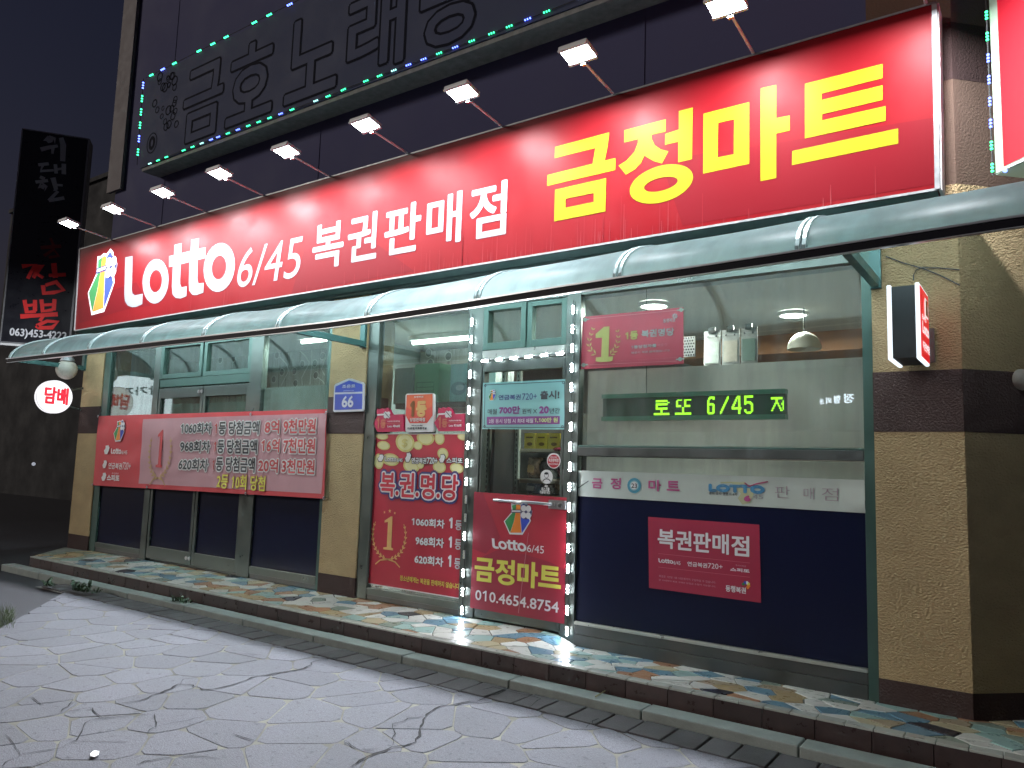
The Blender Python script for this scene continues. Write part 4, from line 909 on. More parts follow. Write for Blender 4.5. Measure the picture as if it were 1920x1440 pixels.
key = None
for o in ban.children:      # the print follows the folds of the cloth
    if o.name.split('.')[0] in ('banner_cloth', 'pale_field', 'grommet', 'tie'): continue
    if 'lettering' in o.name:
        for v in o.data.vertices: q = v.co+ban.location; v.co.y -= wr_(q.x, q.z)
        continue
    qs = [v.co+ban.location for v in o.data.vertices]; c = sum(qs, V((0,0,0)))/len(qs)      # emblems: all layers of one move together
    if key is None or (c-key).length > .3: key = c; lift = max(wr_(c.x+dx*.06, c.z+dz*.06) for dx in range(-3, 4) for dz in range(-3, 4))
    for v in o.data.vertices: v.co.y -= lift
# --- tall red poster with coins in the window left of the door
pp = F(-.006); CP = crop(680, 800, 4.236)
pos = thing('poster', 'tall red lottery poster with gold coins and big outlined Korean title', 'poster', pp.p(780,960))
sheet('poster_sheet', CP([(80,55),(842,55),(790,1372),(22,1245)]), pp, POSTER_RED, pos, 0, .002)
polyobj('poster_edge', [CP([(80,55),(842,55),(790,1372),(22,1245)]), CP([(27,1238),(785,1362),(836,61),(86,61)])], pp, WHITE, pos, .0015)
COIN = mat('coin_ink', (.60,.52,.18), .5, var=.2, vscale=18); COIN2 = mat('coin_pale_ink', (.70,.66,.34), .5)
ring, face = [], []
for (x, y, a, b) in ((338,125,75,78),(500,90,70,58),(612,92,40,52),(168,150,52,36),(155,75,50,28),(440,150,36,34),(800,80,45,30),(130,275,38,62),(225,262,70,50),(390,310,66,58),(612,320,52,48),(640,215,44,46),(750,330,55,42),(460,300,30,36)):
    o, i = CP(ell(x, y, a, b, .1, 20)), CP(ell(x, y, a*.78, b*.78, .1, 20)); o = [pp.px(u, max(v, 814)) for u, v in o]; i = [pp.px(u, max(v, 815)) for u, v in i]; ring.append([o]); face.append([i])
for k, (o, i) in enumerate(zip(ring, face)): multi('coin_print', [o], pp, COIN, pos, .002+k*.0003); multi('coin_print', [i], pp, COIN2, pos, .0021+k*.0003)
text('$', pp, CP([(312,170),(362,95)]), COIN, pos, .0068, .02)
outlined('복.권.명.당', pp, CP([(140,552),(768,382)]), [(NAVY_V, .20),(WHITE, .10),(RED_V, .03)], pos, .007)
bag(pp, CP([(118,280),(178,215)]), pos, .0075, BLACK_V); bag(pp, CP([(124,275),(172,220)]), pos, .0085, WHITE)
bag(pp, CP([(335,285),(395,200)]), pos, .0075, BLACK_V); bag(pp, CP([(341,280),(389,206)]), pos, .0085, WHITE); bag(pp, CP([(605,290),(665,215)]), pos, .0075, BLACK_V); bag(pp, CP([(611,285),(659,221)]), pos, .0085, WHITE)
for t_ in (('Lotto',180,275,275,238),('6/45',278,280,322,252),('연금복권',392,292,512,248),('720+',515,295,600,245),('스피또',670,290,800,248)):
    outlined(t_[0], pp, CP([(t_[1],t_[2]),(t_[3],t_[4])]), [(BLACK_V, .12),(WHITE, .03)], pos, .0075)
SILV = mat('silver_ink', (.52,.53,.56), .45)
for a, x0, y0, x1, y1 in (('1060회차',390,785,655,740),('968회차',420,940,650,888),('620회차',413,1085,645,1040)): outlined(a, pp, CP([(x0,y0),(x1,y1)]), [(BLACK_V,.05),(WHITE_V,.035)], pos, .003)
for x0, y0, x1, y1 in ((685,806,718,722),(682,960,713,872),(677,1112,708,1020)): text('1', pp, CP([(x0,y0),(x1,y1)]), WHITE_V, pos, .004, .05)
for x0, y0, x1, y1 in ((735,820,792,745),(732,975,787,895),(728,1128,781,1048)): text('등', pp, CP([(x0,y0),(x1,y1)]), SILV, pos, .004, .03)
text('청소년에게는 복권을 판매하지 않습니다.', pp, CP([(297,1222),(777,1248)]), YEL_P, pos, .003, .02)
a, b = pp.px(*CP([(210,860)])[0]); laurel(pp, (a, b), .225, .235, pos, GOLD, GOLD, .003)
multi('star_print', [[star(*pp.px(*CP([(x, y)])[0]), r)] for x, y, r in ((175,680,.016),(217,670,.022),(257,686,.016))], pp, GOLD, pos, .003)

# --- red poster on the shop door
dp = F(-.037); 
dpo = thing('poster', 'red poster with money bag, shop name and phone number on shop door', 'poster', dp.p(970,1040))
sheet('poster_sheet', DC([(50,12),(938,66),(915,1285),(8,1128)]), dp, POSTER_RED, dpo, 0, .002)
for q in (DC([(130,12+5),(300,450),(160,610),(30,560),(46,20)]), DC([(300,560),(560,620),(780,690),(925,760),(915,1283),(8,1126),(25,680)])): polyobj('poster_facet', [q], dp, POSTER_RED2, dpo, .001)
bag(dp, DC([(330,415),(612,110)]), dpo, .0025); stamp(LOTTO_U, dp, DC([(215,555),(552,490)]), WHITE_V, dpo, .0025)
text('6/45', dp, DC([(557,590),(722,535)]), WHITE_V, dpo, .0025, .0); stamp(GJMT_U, dp, DC([(48,868),(890,720)]), YEL_P, dpo, .0025)
text('010.4654.8754', dp, DC([(57,1052),(865,1070)]), WHITE_V, dpo, .0025, .018)
polyobj('tear_line', [DC([(570,405),(574,405),(478,1180),(472,1180)])], dp, mat('pale_tear', (.45,.2,.22), .5), dpo, .0035)
# --- teal notice on the door's glass
tp = F(-.034); C4 = crop(880, 680, 5.143)
te = thing('notice', 'pale teal notice with purple and black Korean text on the shop door', 'notice', tp.p(985,760))
sheet('notice_sheet', C4([(133,195),(940,158),(945,645),(125,640)]), tp, mat('teal_paper', (.22,.46,.45), .5, var=.05), te, 0, .002)
polyobj('notice_border', [C4([(150,212),(922,178),(926,628),(143,626)]), C4([(148,620),(920,622),(916,184),(155,218)])], tp, BLACK_V, te, .0015)
for x, y in ((155,220),(908,192),(898,618),(148,615)): multi('corner_print', [[ell(*tp.px(*C4([(x,y)])[0]), .013, .013, n=12), ell(*tp.px(*C4([(x,y)])[0]), .007, .007, n=12)[::-1]]], tp, BLACK_V, te, .002)
polyobj('notice_band', [C4([(170,522),(873,515),(873,592),(170,600)])], tp, PURPLE_V, te, .002)
bag(tp, C4([(183,368),(260,255)]), te, .002)
texts([('연금복권',283,362,498,305,NAVY_V,.02),('720+',510,360,655,292,NAVY_V,.0),('출시!',683,355,872,265,BLACK_V,.04),('매월',178,500,268,445,BLACK_V,.01),('700만',287,497,492,415,PURPLE_V,.05),('원씩 X',510,495,655,440,BLACK_V,.01),('20',673,492,770,418,PURPLE_V,.05),('년간',775,490,877,437,BLACK_V,.01),
       ('2등 동시 당첨 시 최대 매월',190,585,618,538,WHITE,.01,.0035),('1,100만 원',630,580,855,528,LIME_V,.03,.0035)], tp, C4, te, .003)
# round stickers, small notice
s1 = thing('sticker', 'round red and white sticker on the shop door glass', 'sticker', tp.p(1038,864))
def disc(C, x, y, rx, ry, m, par, d): return multi('print', [[[tp.px(*p) for p in C(ell(x, y, rx, ry))]]], tp, m, par, d)
disc(C4,815,945,66,76,WHITE,s1,.001); disc(C4,815,950,57,64,RED_V,s1,.002); texts([('복권판매점',765,958,862,925,WHITE,.03),('동행복권 판매인',778,918,850,905,WHITE,.02),('청소년 판매금지',770,985,860,970,WHITE,.02)], tp, C4, s1, .003)
s2 = thing('sticker', 'round white sticker with a drawn face and mask reminder text', 'sticker', tp.p(1025,900))
disc(C4,745,1100,60,68,WHITE,s2,.001); disc(C4,745,1085,22,28,BLACK_V,s2,.002); disc(C4,745,1085,18,24,WHITE,s2,.003); disc(C4,745,1068,20,12,BLACK_V,s2,.0035)
multi('print', [[stroke([tp.px(*p) for p in C4([(708,1145),(725,1125),(745,1120),(768,1125),(785,1145)])], .008)]], tp, BLACK_V, s2, .003)
texts([('꼭!',725,1205,760,1180,WHITE,.04),('마스크를',697,1238,775,1205,WHITE,.05),('착용해주세요',680,1265,782,1238,WHITE,.03)], tp, C4, s2, .003)
s3 = thing('sticker', 'narrow white sticker at the right edge of the door glass', 'sticker', tp.p(1060,896)); sheet('sticker_sheet', C4([(903,1030),(935,1032),(935,1190),(900,1185)]), tp, WHITE, s3, 0, .002)
# --- award plaques on the window
ip = F(-.015); CQ = crop(680, 580, 6)
pl1 = thing('plaque', 'orange and white winners plaque with rounded corners, between two red plaques', 'plaque', ip.p(788,775))
def rrect(x0, y0, x1, y1, r, skew=0):
    o = []
    for cx, cy, t0 in ((x1-r,y0+r,-90),(x1-r,y1-r,0),(x0+r,y1-r,90),(x0+r,y0+r,180)):
        for k in range(5): t = math.radians(t0+k*22.5); x = cx+r*math.cos(t); o.append((x, cy+r*math.sin(t)+(x-x0)*skew))
    return o
polyobj('plaque_back', [CQ(rrect(495,950,812,1385,28,-.02))], ip, WHITE, pl1, .018, .03)
ORR = mat('plaque_orange', (.62,.10,.035), .4); polyobj('plaque_face', [CQ([(512,965),(800,955),(800,1195),(740,1280),(545,1282),(500,1195)])], ip, ORR, pl1, .020)
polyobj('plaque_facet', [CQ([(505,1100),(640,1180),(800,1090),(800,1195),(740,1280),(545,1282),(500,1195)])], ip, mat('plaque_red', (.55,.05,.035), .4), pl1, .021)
texts([('1',545,1215,605,1030,mat('dark_gold', (.14,.06,.02), .35, .4),.06),('등',615,1215,742,1030,GOLD,.06),('당첨판매점',550,1265,720,1220,WHITE,.03),('G(금정)마트휴게실',520,1357,738,1325,BLACK_V,.05),('제620회',565,1316,690,1300,BLACK_V,.05),('동행복권',595,1000,700,975,WHITE,.02)], ip, CQ, pl1, .024)
PLR = mat('plaque_crimson', (.36,.008,.05), .35)
def bag_plaque(dx, dy, label, num):
    C = lambda pts: CQ([(x+dx, y+dy) for x, y in pts]); t = thing('plaque', label, 'plaque', ip.p(*C([(300,1280)])[0]), 'red bag shaped award plaques')
    polyobj('plaque_body', [C([(178,1118),(200,1130),(225,1112),(255,1126),(285,1110),(310,1130),(345,1190),(470,1183),(475,1375),(180,1380),(130,1285),(180,1205),(172,1160)])], ip, PLR, t, .02, .035)
    polyobj('plaque_tie', [C([(180,1180),(262,1176),(262,1194),(180,1198)])], ip, WHITE, t, .023)
    for k, (x, y) in enumerate(((275,1172),(310,1172),(275,1208),(310,1208))): multi('clover_print', [[[ip.px(*p) for p in C(ell(x, y, 20, 21, n=12))]]], ip, WHITE, t, .024+k*.0005)
    multi('clover_print', [[[ip.px(*p) for p in C([(262,1158),(268,1154),(326,1222),(320,1226)])]]], ip, BLACK_V, t, .027)
    texts([('1',175,1345,210,1215,mat('copper_ink', (.45,.15,.10), .35, .4),.05),('등',215,1340,285,1240,MATS['copper_ink'],.05),('G(금정)마트휴게실',297,1272,438,1252,WHITE,.03),(num,297,1332,438,1300,WHITE,.04)], ip, C, t, .024)
    polyobj('plaque_rule', [C([(210,1284),(455,1278),(455,1283),(210,1289)])], ip, MATS['copper_ink'], t, .022)
bag_plaque(0, 0, 'crimson bag shaped plaque left of the orange plaque', 'Lotto 제968회'); bag_plaque(690, -8, 'crimson bag shaped plaque right of the orange plaque', 'Lotto 제1060회')

# --- red framed banner high in the right window
rp = F(-.012); C5 = crop(1080, 560, 8.727)
rb = thing('banner', 'red winners banner with golden numeral in the right window\'s upper corner', 'banner', rp.p(1185,635))
sheet('banner_sheet', C5([(110,300),(1755,140),(1760,1065),(75,1155)]), rp, mat('banner_crimson', (.27,.025,.042), .5, var=.08), rb, 0, .004)
multi('banner_rule', [[stroke([rp.px(*p) for p in C5(q)], .006)] for q in ([(200,330),(1660,190)],[(190,1085),(1650,1020)])], rp, mat('pink_rule', (.4,.15,.16), .5), rb, .002)
for x, y in ((150,345),(1720,185),(125,1085),(1705,990)):
    multi('corner_print', [[[rp.px(*p) for p in C5(ell(x, y, 34, 34, n=12))]]]+[[[rp.px(*p) for p in C5(ell(x+dx, y+dy, 24 if dx else 12, 12 if dx else 24, n=10))]] for dx, dy in ((-48,5),(48,-5))], rp, mat('grey_green_ink', (.25,.36,.30), .5), rb, .0022)
C5L = lambda pts: [rp.px(*p) for p in C5(pts)]
for q in ([(325,580),(460,460),(553,455),(535,950),(415,955),(430,640),(325,645)], [(330,960),(610,945),(600,1015),(560,1030),(400,1038),(325,1025)]): multi('numeral_print', [[C5L(q)]], rp, GOLD_G, rb, .004)
sh = []
for sgn, pts in ((-1,[(290,470),(255,560),(225,650),(215,740),(235,830),(290,890),(370,930)]),(1,[(675,500),(695,600),(690,690),(670,770),(630,850),(580,900),(545,930)])):
    for i in range(len(pts)-1):
        for s2 in (-1,1):
            (x0,y0),(x1,y1) = pts[i],pts[i+1]; mx, my = (x0+x1)/2, (y0+y1)/2; dx, dy = (x0-x1), (y0-y1); L = math.hypot(dx,dy); dx/=L; dy/=L; ex, ey = dx*.8-dy*.62*s2, dy*.8+dx*.62*s2; l = 52+i*8
            sh.append([C5L([(mx,my),(mx+ex*l*.5-ey*13,my+ey*l*.5+ex*13),(mx+ex*l,my+ey*l),(mx+ex*l*.5+ey*13,my+ey*l*.5-ex*13)])])
multi('laurel_print', sh, rp, GOLD_G, rb, .003)
PALE_G = mat('pale_green_ink', (.50,.58,.55), .5)
texts([('1등',805,682,1020,522,GOLD_G,.05),('복권명당',1070,642,1610,472,PALE_G,.03),('1등당첨자를',905,822,1320,738,PALE_G,.04),('배출한',1335,785,1500,728,mat('pink_ink',(.5,.25,.26),.5),.0),('행운의 복권 판매점입니다!',905,905,1535,828,PALE_G,.01),('동행복권',1430,395,1625,315,WHITE,.02),('* 과도한 복권구매는 중독의 위험이 있습니다  동행복권 고객센터',710,1015,1650,965,MATS['pink_ink'],0)], rp, C5, rb, .003)
multi('flower_print', [[stroke(C5L([(1620+30*math.cos(t)*.4,285+30*math.sin(t)*.4),(1620+45*math.cos(t),285+45*math.sin(t))]), .008)] for t in [i*.785 for i in range(8)]], rp, WHITE, rb, .003)

# --- LED message board
lp = F(.03); CL = crop(1120, 720, 5.19)
lbd = thing('led_display', 'long LED message board with green running text in the right window', 'display', lp.p(1300,762))
a0, z0 = lp.px(1130,788); a1, z1 = lp.px(1472,730); z0b, z1b = (z0+lp.px(1472,785)[1])/2, (z1+lp.px(1130,741)[1])/2
LBODY = mat('display_green', (.035,.10,.075), .4, spec=.5); box('display_body', (a0, a1, .03, .09, z0b, z1b), LBODY, lbd)
FRM = mat('display_frame', (.12,.30,.22), .35, .3)
hgt = z1b-z0b
for b in ((a0-.004,a1+.004,z1b-.03,z1b+.004),(a0-.004,a1+.004,z0b-.004,z0b+.03)): box('display_frame', (b[0],b[1],.012,.092,b[2],b[3]), FRM, lbd)
put('hanger', MB().tube([lp.at(lp.px(1209,740)[0], z1b, -.03), lp.at(lp.px(1207,690)[0], 2.9, -.03)], .003, 5), CABLE, lbd)
dz = (hgt-.075)/16; zt0 = z1b-.0375-dz/2; ac0 = lp.px(*CL([(552,200)])[0])[0]; pit = dz
def rows(art): return [(c, r) for r, line in enumerate(art) for c, ch in enumerate(line) if ch == '#']
ART = {
 '로': ["","","..############","..############","..............##","..############","..############","..##","..##","..############","..############",".......##",".......##",".......##","################","################"],
 '또': ["",""," .#####..#######".replace(' ','.'),".##......##",".##......##",".##......##",".##......##",".#####...######",".#####...######",".......##",".......##",".......##",".......##",".......##","################","################"],
 '6': ["..#####",".######",".##..##","##","##","##","######","#######","##...##","##...##","##...##","##...##","##...##","##...##","#######",".#####."],
 '/': [".......#","......##","......##",".....##",".....##","....##","....##","...##","...##","..##","..##",".##",".##","##","##","#"],
 '4': [".....###","....####","....####","...##.##","...##.##","..##..##","..##..##",".##...##",".##...##","##....##","#########","#########","......##","......##","......##","......##"],
 '5': ["########","########","##","##","##","######","#######","##...###","......##","......##","......##","......##","##....##","##....##",".######","..####"],
 '자': ["","","##########.","##########.","....##....","....##....#","....##....#","...####..##","...#..#..##","..##..##..#","..#....#..#",".##....##.#",".#......#.#","##......##","",""]}
bt = MB()
for ch, xcrop in (('로',555),('또',762),('6',1075),('/',1200),('4',1312),('5',1435),('자',1695)):
    ax0 = lp.px(*CL([(xcrop,200)])[0])[0]
    for c, r in rows(ART[ch]):
        a = ax0+c*pit*.98; z = zt0-r*dz
        if a > a1-.006: continue
        h = dz*.40; bt.box(a-h, a+h, .0265, .0295, z-h, z+h)
put('lit_dots', bt, emat('dot_glow', (.38, 1, .02), 2.4), lbd)
mb = MB()
for c in range(int((a1-a0)/pit)):
    for r in range(16): a = a0+.012+c*pit; z = zt0-r*dz; h = dz*.26; mb.add([(a-h,.0292,z-h),(a+h,.0292,z-h),(a+h,.0292,z+h),(a-h,.0292,z+h)], [(0,1,2,3)])
tag(put('unlit_dots', mb, mat('dot_dark', (.02,.05,.04), .4), lbd), kind='stuff')

# --- white strip with faded lettering, red poster on the navy film
wp_ = F(-.018); CWS = crop(1080, 860, 3.43)
ws = thing('strip_banner', 'pale curling strip with pink letters and faded blue lottery logo', 'banner', wp_.p(1350,920))
q = [wp_.px(*p) for p in ((1082,882),(1622,900),(1619,962),(1082,930))]; mb = MB()
for i in range(41):
    u = i/40
    for j in range(7):
        v = j/6; a = q[0][0]*(1-u)+q[1][0]*u; zb, zt_ = q[3][1]*(1-u)+q[2][1]*u, q[0][1]*(1-u)+q[1][1]*u
        z = zb+(zt_-zb)*v; mb.v.append(V((a, -.0155+.0014*noise.noise(V((a*3, z*9, 1)))-(.022*max(0, u-.93)/.07 if v > .0 else 0)-.010*max(0, v-.8)/.2, z)))
for i in range(40):
    for j in range(6): k = i*7+j; mb.f.append((k+1, k+8, k+7, k)[::-1])
put('strip_sheet', mb, mat('strip_paper', (.50,.56,.52), .5, var=.06), ws, True)
FADE = mat('faded_pink', (.34,.25,.29), .6); d_ = .002
texts([('금',102,190,172,128,MAG_V,.03),('정',222,195,290,125,MAG_V,.03),('마',465,208,548,138,MAG_V,.03),('트',583,205,668,145,MAG_V,.03),('LOT',852,212,1060,168,LBLUE_V,.09),('TO',1050,222,1215,172,LBLUE_V,.09),('6',1080,275,1125,237,MAG_V,.08),('45',1135,258,1205,232,GREY_V,.02),('꿈의 숫자 행운의 6자',855,230,1038,220,BLACK_V,.02),('판',1280,250,1375,178,FADE,-.015),('매',1465,260,1530,188,FADE,-.015),('점',1582,268,1685,190,FADE,-.015)], wp_, CWS, ws, d_)
C_ = lambda pts: [wp_.px(*p) for p in CWS(pts)]
multi('ball_print', [[C_(ell(375,173,44,49))]], wp_, mat('ball_blue', (.05,.24,.34), .5), ws, d_); multi('ball_print', [[C_(ell(375,173,29,32))]], wp_, mat('ball_light', (.30,.50,.55), .5), ws, d_+.001); multi('ball_print', [[C_(ell(375,173,22,24))]], wp_, WHITE, ws, d_+.002)
text('23', wp_, CWS([(357,188),(395,160)]), BLACK_V, ws, d_+.003, .02)
multi('tick_print', [[stroke(C_([(1085,155),(1115,178),(1160,162),(1235,148)]), .01)]], wp_, mat('tick_red', (.30,.04,.10), .5), ws, d_+.002); polyobj('tear_mark', [CWS([(5,192),(80,140),(83,146),(10,195)])], wp_, BLACK_V, ws, d_)
multi('stain_print', [[C_([(930,150),(1000,148),(1060,152),(1085,150),(1150,210),(1120,285),(1070,295),(1040,255),(1060,225),(1000,158),(930,160)])]], wp_, mat('yellow_stain', (.42,.42,.25), .6), ws, d_-.001)
np_ = F(-.016); CN = crop(1200, 960, 8)
rd = thing('poster', 'red lottery shop poster stuck on the dark navy glass at right', 'poster', np_.p(1320,1050))
sheet('poster_sheet', CN([(122,72),(1790,190),(1815,1362),(135,1138)]), np_, mat('poster_crimson', (.30,.010,.04), .5, var=.06), rd, 0, .002)
multi('poster_rule', [[stroke([np_.px(*p) for p in CN(q)], .003)] for q in ([(275,622),(1650,765)],[(275,825),(1650,978)])], np_, mat('rule_pink', (.5,.12,.15), .5), rd, .002)
for ch, q in (('복',((265,400),(525,420),(470,555),(310,255))),('권',((535,400),(775,450),(680,577),(760,290))),('판',((800,450),(1065,400),(940,605),(990,310))),('매',((1088,450),(1335,500),(1300,640),(1330,335))),('점',((1370,500),(1640,500),(1540,665),(1600,360)))):
    text(ch, np_, CN(q), WHITE_V, rd, .002, .025)
stamp(LOTTO_U, np_, CN([(275,755),(500,715)]), WHITE_V, rd, .002)
texts([('6/45',505,785,608,740,WHITE_V,0),('연금복권',712,810,1010,770,WHITE_V,.02),('720+',1020,840,1240,785,WHITE_V,0),('스피또',1355,885,1645,860,WHITE_V,.05),('즉석식복권',1435,812,1588,800,mat('pale_pink',(.55,.3,.33),.5),0),('복권은 1인당 1회 10만원까지 구입하실 수 있습니다.',285,975,1140,1040,MATS['pale_pink'],0),('만 19세부터 복권 구매와 당첨금 수령이 가능합니다.',285,1030,1140,1105,MATS['pale_pink'],0),('동행',1285,1190,1432,1110,WHITE_V,.03),('복권',1440,1210,1590,1135,WHITE_V,.03)], np_, CN, rd, .002)
for k, (t, m) in enumerate(((-.2,ORANGE_V),(.5,YEL_P),(1.2,WHITE_V),(1.9,BLUE_V),(2.7,GREEN_V),(-.9,ORANGE_V))):
    c = V((1590,1100)); e = V((math.cos(t), -math.sin(t))); multi('flower_print', [[[np_.px(*p) for p in CN([tuple(c+e*18+V((-e.y,e.x))*12), tuple(c+e*55+V((-e.y,e.x))*22), tuple(c+e*70), tuple(c+e*55-V((-e.y,e.x))*22), tuple(c+e*18-V((-e.y,e.x))*12)])]]], np_, m, rd, .002+k*.0002)

# ================================================================== inside the shop
TUBE = emat('tube_glow', (.93, 1, .93), 14)
def tube_light(px, label, L, e):
    c = V(ZP(2.80).p(*px)); t = thing('tube_light', label, 'ceiling light', c)
    put('fixture', MB().box(c.x-L/2, c.x+L/2, c.y-.06, c.y+.06, 2.845, 2.898), WHITE, t); put('tube', MB().tube([c+V((-L/2+.03,0,.02)), c+V((L/2-.03,0,.02))], .02, 10), TUBE, t)
    ld = bpy.data.lights.new('tube_lamp', 'AREA'); ld.shape = 'RECTANGLE'; ld.size = L; ld.size_y = .08; ld.energy = e*2.2; ld.color = (.9, 1, .93)
    lo = bpy.data.objects.new('tube_lamp', ld); COL.objects.link(lo); lo.parent = t; lo.location = (0,0,-.03); return t
tube_light((827,642), 'lit fluorescent tube on the ceiling, seen above the orange plaque', .95, 16)
tube_light((612,640), 'lit fluorescent tube at the top right of the wallpaper window', .95, 16)
c = V(ZP(2.86).p(1487,592)); t = thing('ceiling_light', 'small round lit ceiling light above the white pendant lamp', 'ceiling light', c)
put('diffuser', MB().lathe(c, [(0,-.01),(.10,-.005),(.12,.03)], 24), emat('warm_glow', (1,.97,.90), 10), t); put('ring', MB().lathe(c, [(.12,.036),(.14,.03),(.14,-.003),(.12,-.002)], 24), WHITE, t)
ld = bpy.data.lights.new('ceiling_lamp', 'AREA'); ld.shape = 'DISK'; ld.size = .24; ld.energy = 52; ld.color = (1,.95,.88); lo = bpy.data.objects.new('ceiling_lamp', ld); COL.objects.link(lo); lo.parent = t; lo.location = (0,0,-.03)
c = V(ZP(2.86).p(1226,575)); t = thing('ceiling_light', 'lit ceiling light just above the red banner in the right window', 'ceiling light', c)
put('diffuser', MB().lathe(c, [(0,-.01),(.10,-.005),(.12,.03)], 24), MATS['warm_glow'], t); put('ring', MB().lathe(c, [(.12,.036),(.14,.03),(.14,-.003),(.12,-.002)], 24), WHITE, t)
ld = bpy.data.lights.new('ceiling_lamp', 'AREA'); ld.shape = 'DISK'; ld.size = .24; ld.energy = 52; ld.color = (1,.95,.88); lo = bpy.data.objects.new('ceiling_lamp', ld); COL.objects.link(lo); lo.parent = t; lo.location = (0,0,-.03)
# pendant lamp
pn = F(1.5); c = V(pn.p(1508,655)); rp_ = (pn.px(1542,650)[0]-pn.px(1474,650)[0])/2*.93
t = thing('pendant_lamp', 'white half dome pendant lamp hanging inside the right window', 'lamp', c); H_ = pn.px(1508,621)[1]-pn.px(1508,653)[1]
put('lamp_shade', MB().lathe(c, [(rp_*math.cos(k*math.pi/20), H_*math.sin(k*math.pi/20)) for k in range(11)]+[(rp_*.95*math.cos(k*math.pi/20), H_*.95*math.sin(k*math.pi/20)) for k in range(10,-1,-1)], 32), mat('shade_cream', (.66,.64,.55), .5), t, True)
put('bulb', MB().lathe(c+V((0,0,.06)), [(0,-.05),(.03,-.03),(.035,0),(.02,.04)], 14), WHITE, t); put('cord', MB().tube([c+V((0,0,H_)), V((c.x, c.y, 2.9))], .006, 5), CABLE, t)
# brown soffit at the back, dark wall cupboards
bp = F(2.6); a_ = [bp.p(1400,606), bp.p(1640,628), bp.p(1640,668), bp.p(1400,648)]
box('interior_soffit', (-3.6, -.65, 2.75, 4.1, V(bp.p(1520,655)).z, V(bp.p(1520,614)).z), mat('orange_soffit', (.42,.19,.08), .6, var=.1), bld)
box('interior_partition', (-3.6, -.65, 3.3, 3.36, 0, 2.3), mat('dark_partition', (.14,.11,.09), .7), bld)
# calendars
for k, (u0, u1, v0, v1, lab, cc) in enumerate(((1320,1351,622,676,'leftmost of three calendars hung inside the right window',(.42,.46,.44)),(1354,1386,619,673,'middle one of three calendars hung inside the right window',(.48,.44,.38)),(1389,1420,615,671,'rightmost of three calendars, with a dark green picture',(.12,.20,.17)))):
    kp = F(.9); x0, zt_ = kp.px(u0, v0); x1, zb = kp.px(u1, v1); t = thing('calendar', lab, 'calendar', kp.p((u0+u1)/2, v0), 'calendars hung inside the right window')
    box('page', (x0, x1, .9, .91, zb-.05, zt_), mat('paper', (.36,.37,.37), .6), t); box('picture', (x0+.015, x1-.015, .893, .899, zb-.02, zt_-.10), mat('calendar_picture_%s' % 'abc'[k], cc, .6, var=.3, vscale=12), t)
    box('clip', ((x0+x1)/2-.03, (x0+x1)/2+.03, .885, .905, zt_-.02, zt_+.03), ALU_DK, t)
    for dx in (.25, .75): put('pin', MB().lathe((x0+(x1-x0)*dx, .892, zt_-.05), [(0,.004),(.008,.002),(.009,0)], 8, (V((1,0,0)),V((0,0,1)),V((0,-1,0)))), BLACK_V, t)
kp = F(.7); x0, zt_ = kp.px(1280,632); x1, zb = kp.px(1303,668); t = thing('lattice_panel', 'small white panel with dark diagonal dots beside the red banner', 'panel', kp.p(1290,650))
box('panel', (x0, x1, .7, .72, zb, zt_), WHITE, t)
multi('hole', [[ell(x0+(x1-x0)*(i+.5+(j%2)*.5)/5, zb+(zt_-zb)*(j+.5)/7, .008, .009, n=8)] for i in range(5) for j in range(7) if i+.5+(j%2)*.5 < 5], kp, BLACK_V, t, .003)
# cartons in the window left of the door (they stand on a shelf behind the plaques)
sh_ = thing('window_shelf', 'dark shelf behind the plaques in the narrow window', 'shelf', (-5.1,.5,1.9)); zsh = F(.35).px(790,756)[1]
box('board', (-5.69, -4.5, .28, .95, zsh-.06, zsh-.002), mat('dark_board', (.03,.035,.04), .6), sh_)
for xx in (-5.66, -4.54): box('leg', (xx-.02, xx+.02, .5, .9, 0, zsh-.062), ALU_DK, sh_)
gp = F(.38)
def carton(u0, u1, v1, dp_, col, label, nm):
    x0 = gp.px(u0, 740)[0]; x1 = gp.px(u1, 740)[0]; zt_ = gp.px((u0+u1)/2, v1)[1]; t = thing('carton', label, 'box', ((x0+x1)/2, .38, zsh))
    box('carton_body', (x0, x1, .38, .38+dp_, zsh, zt_), mat(nm, col, .75, var=.06), t, .004); box('tape', ((x0+x1)/2-.02, (x0+x1)/2+.02, .378, .38+dp_-.01, zt_, zt_+.0015), mat('tape', (.4,.36,.25), .4), t); return t, x0, x1, zt_
t, x0, x1, zt_ = carton(776, 822, 682, .38, (.16,.34,.22), 'green cardboard carton with a printed form, behind the orange plaque', 'green_card')
multi('form_print', [[[(x0+(x1-x0)*a, zsh+(zt_-zsh)*b), (x0+(x1-x0)*c_, zsh+(zt_-zsh)*b), (x0+(x1-x0)*c_, zsh+(zt_-zsh)*b+.006), (x0+(x1-x0)*a, zsh+(zt_-zsh)*b+.006)]] for a, c_, b in ((.1,.8,.52),(.1,.8,.40),(.1,.8,.30),(.1,.8,.22))]+[[[(x0+(x1-x0)*a, zsh+(zt_-zsh)*.22), (x0+(x1-x0)*a+.005, zsh+(zt_-zsh)*.22), (x0+(x1-x0)*a+.005, zsh+(zt_-zsh)*.52), (x0+(x1-x0)*a, zsh+(zt_-zsh)*.52)]] for a in (.1,.33,.8)], gp, mat('form_ink', (.06,.14,.09), .7), t, .003)
t, x0, x1, zt_ = carton(843, 884, 682, .4, (.30,.58,.58), 'pale teal rice cooker carton beside the left LED strip', 'teal_card')
CQl = lambda pts: CQ(pts)
text('CUC', gp, CQ([(1128,848),(1212,822)]), BLACK_V, t, .003, .03)
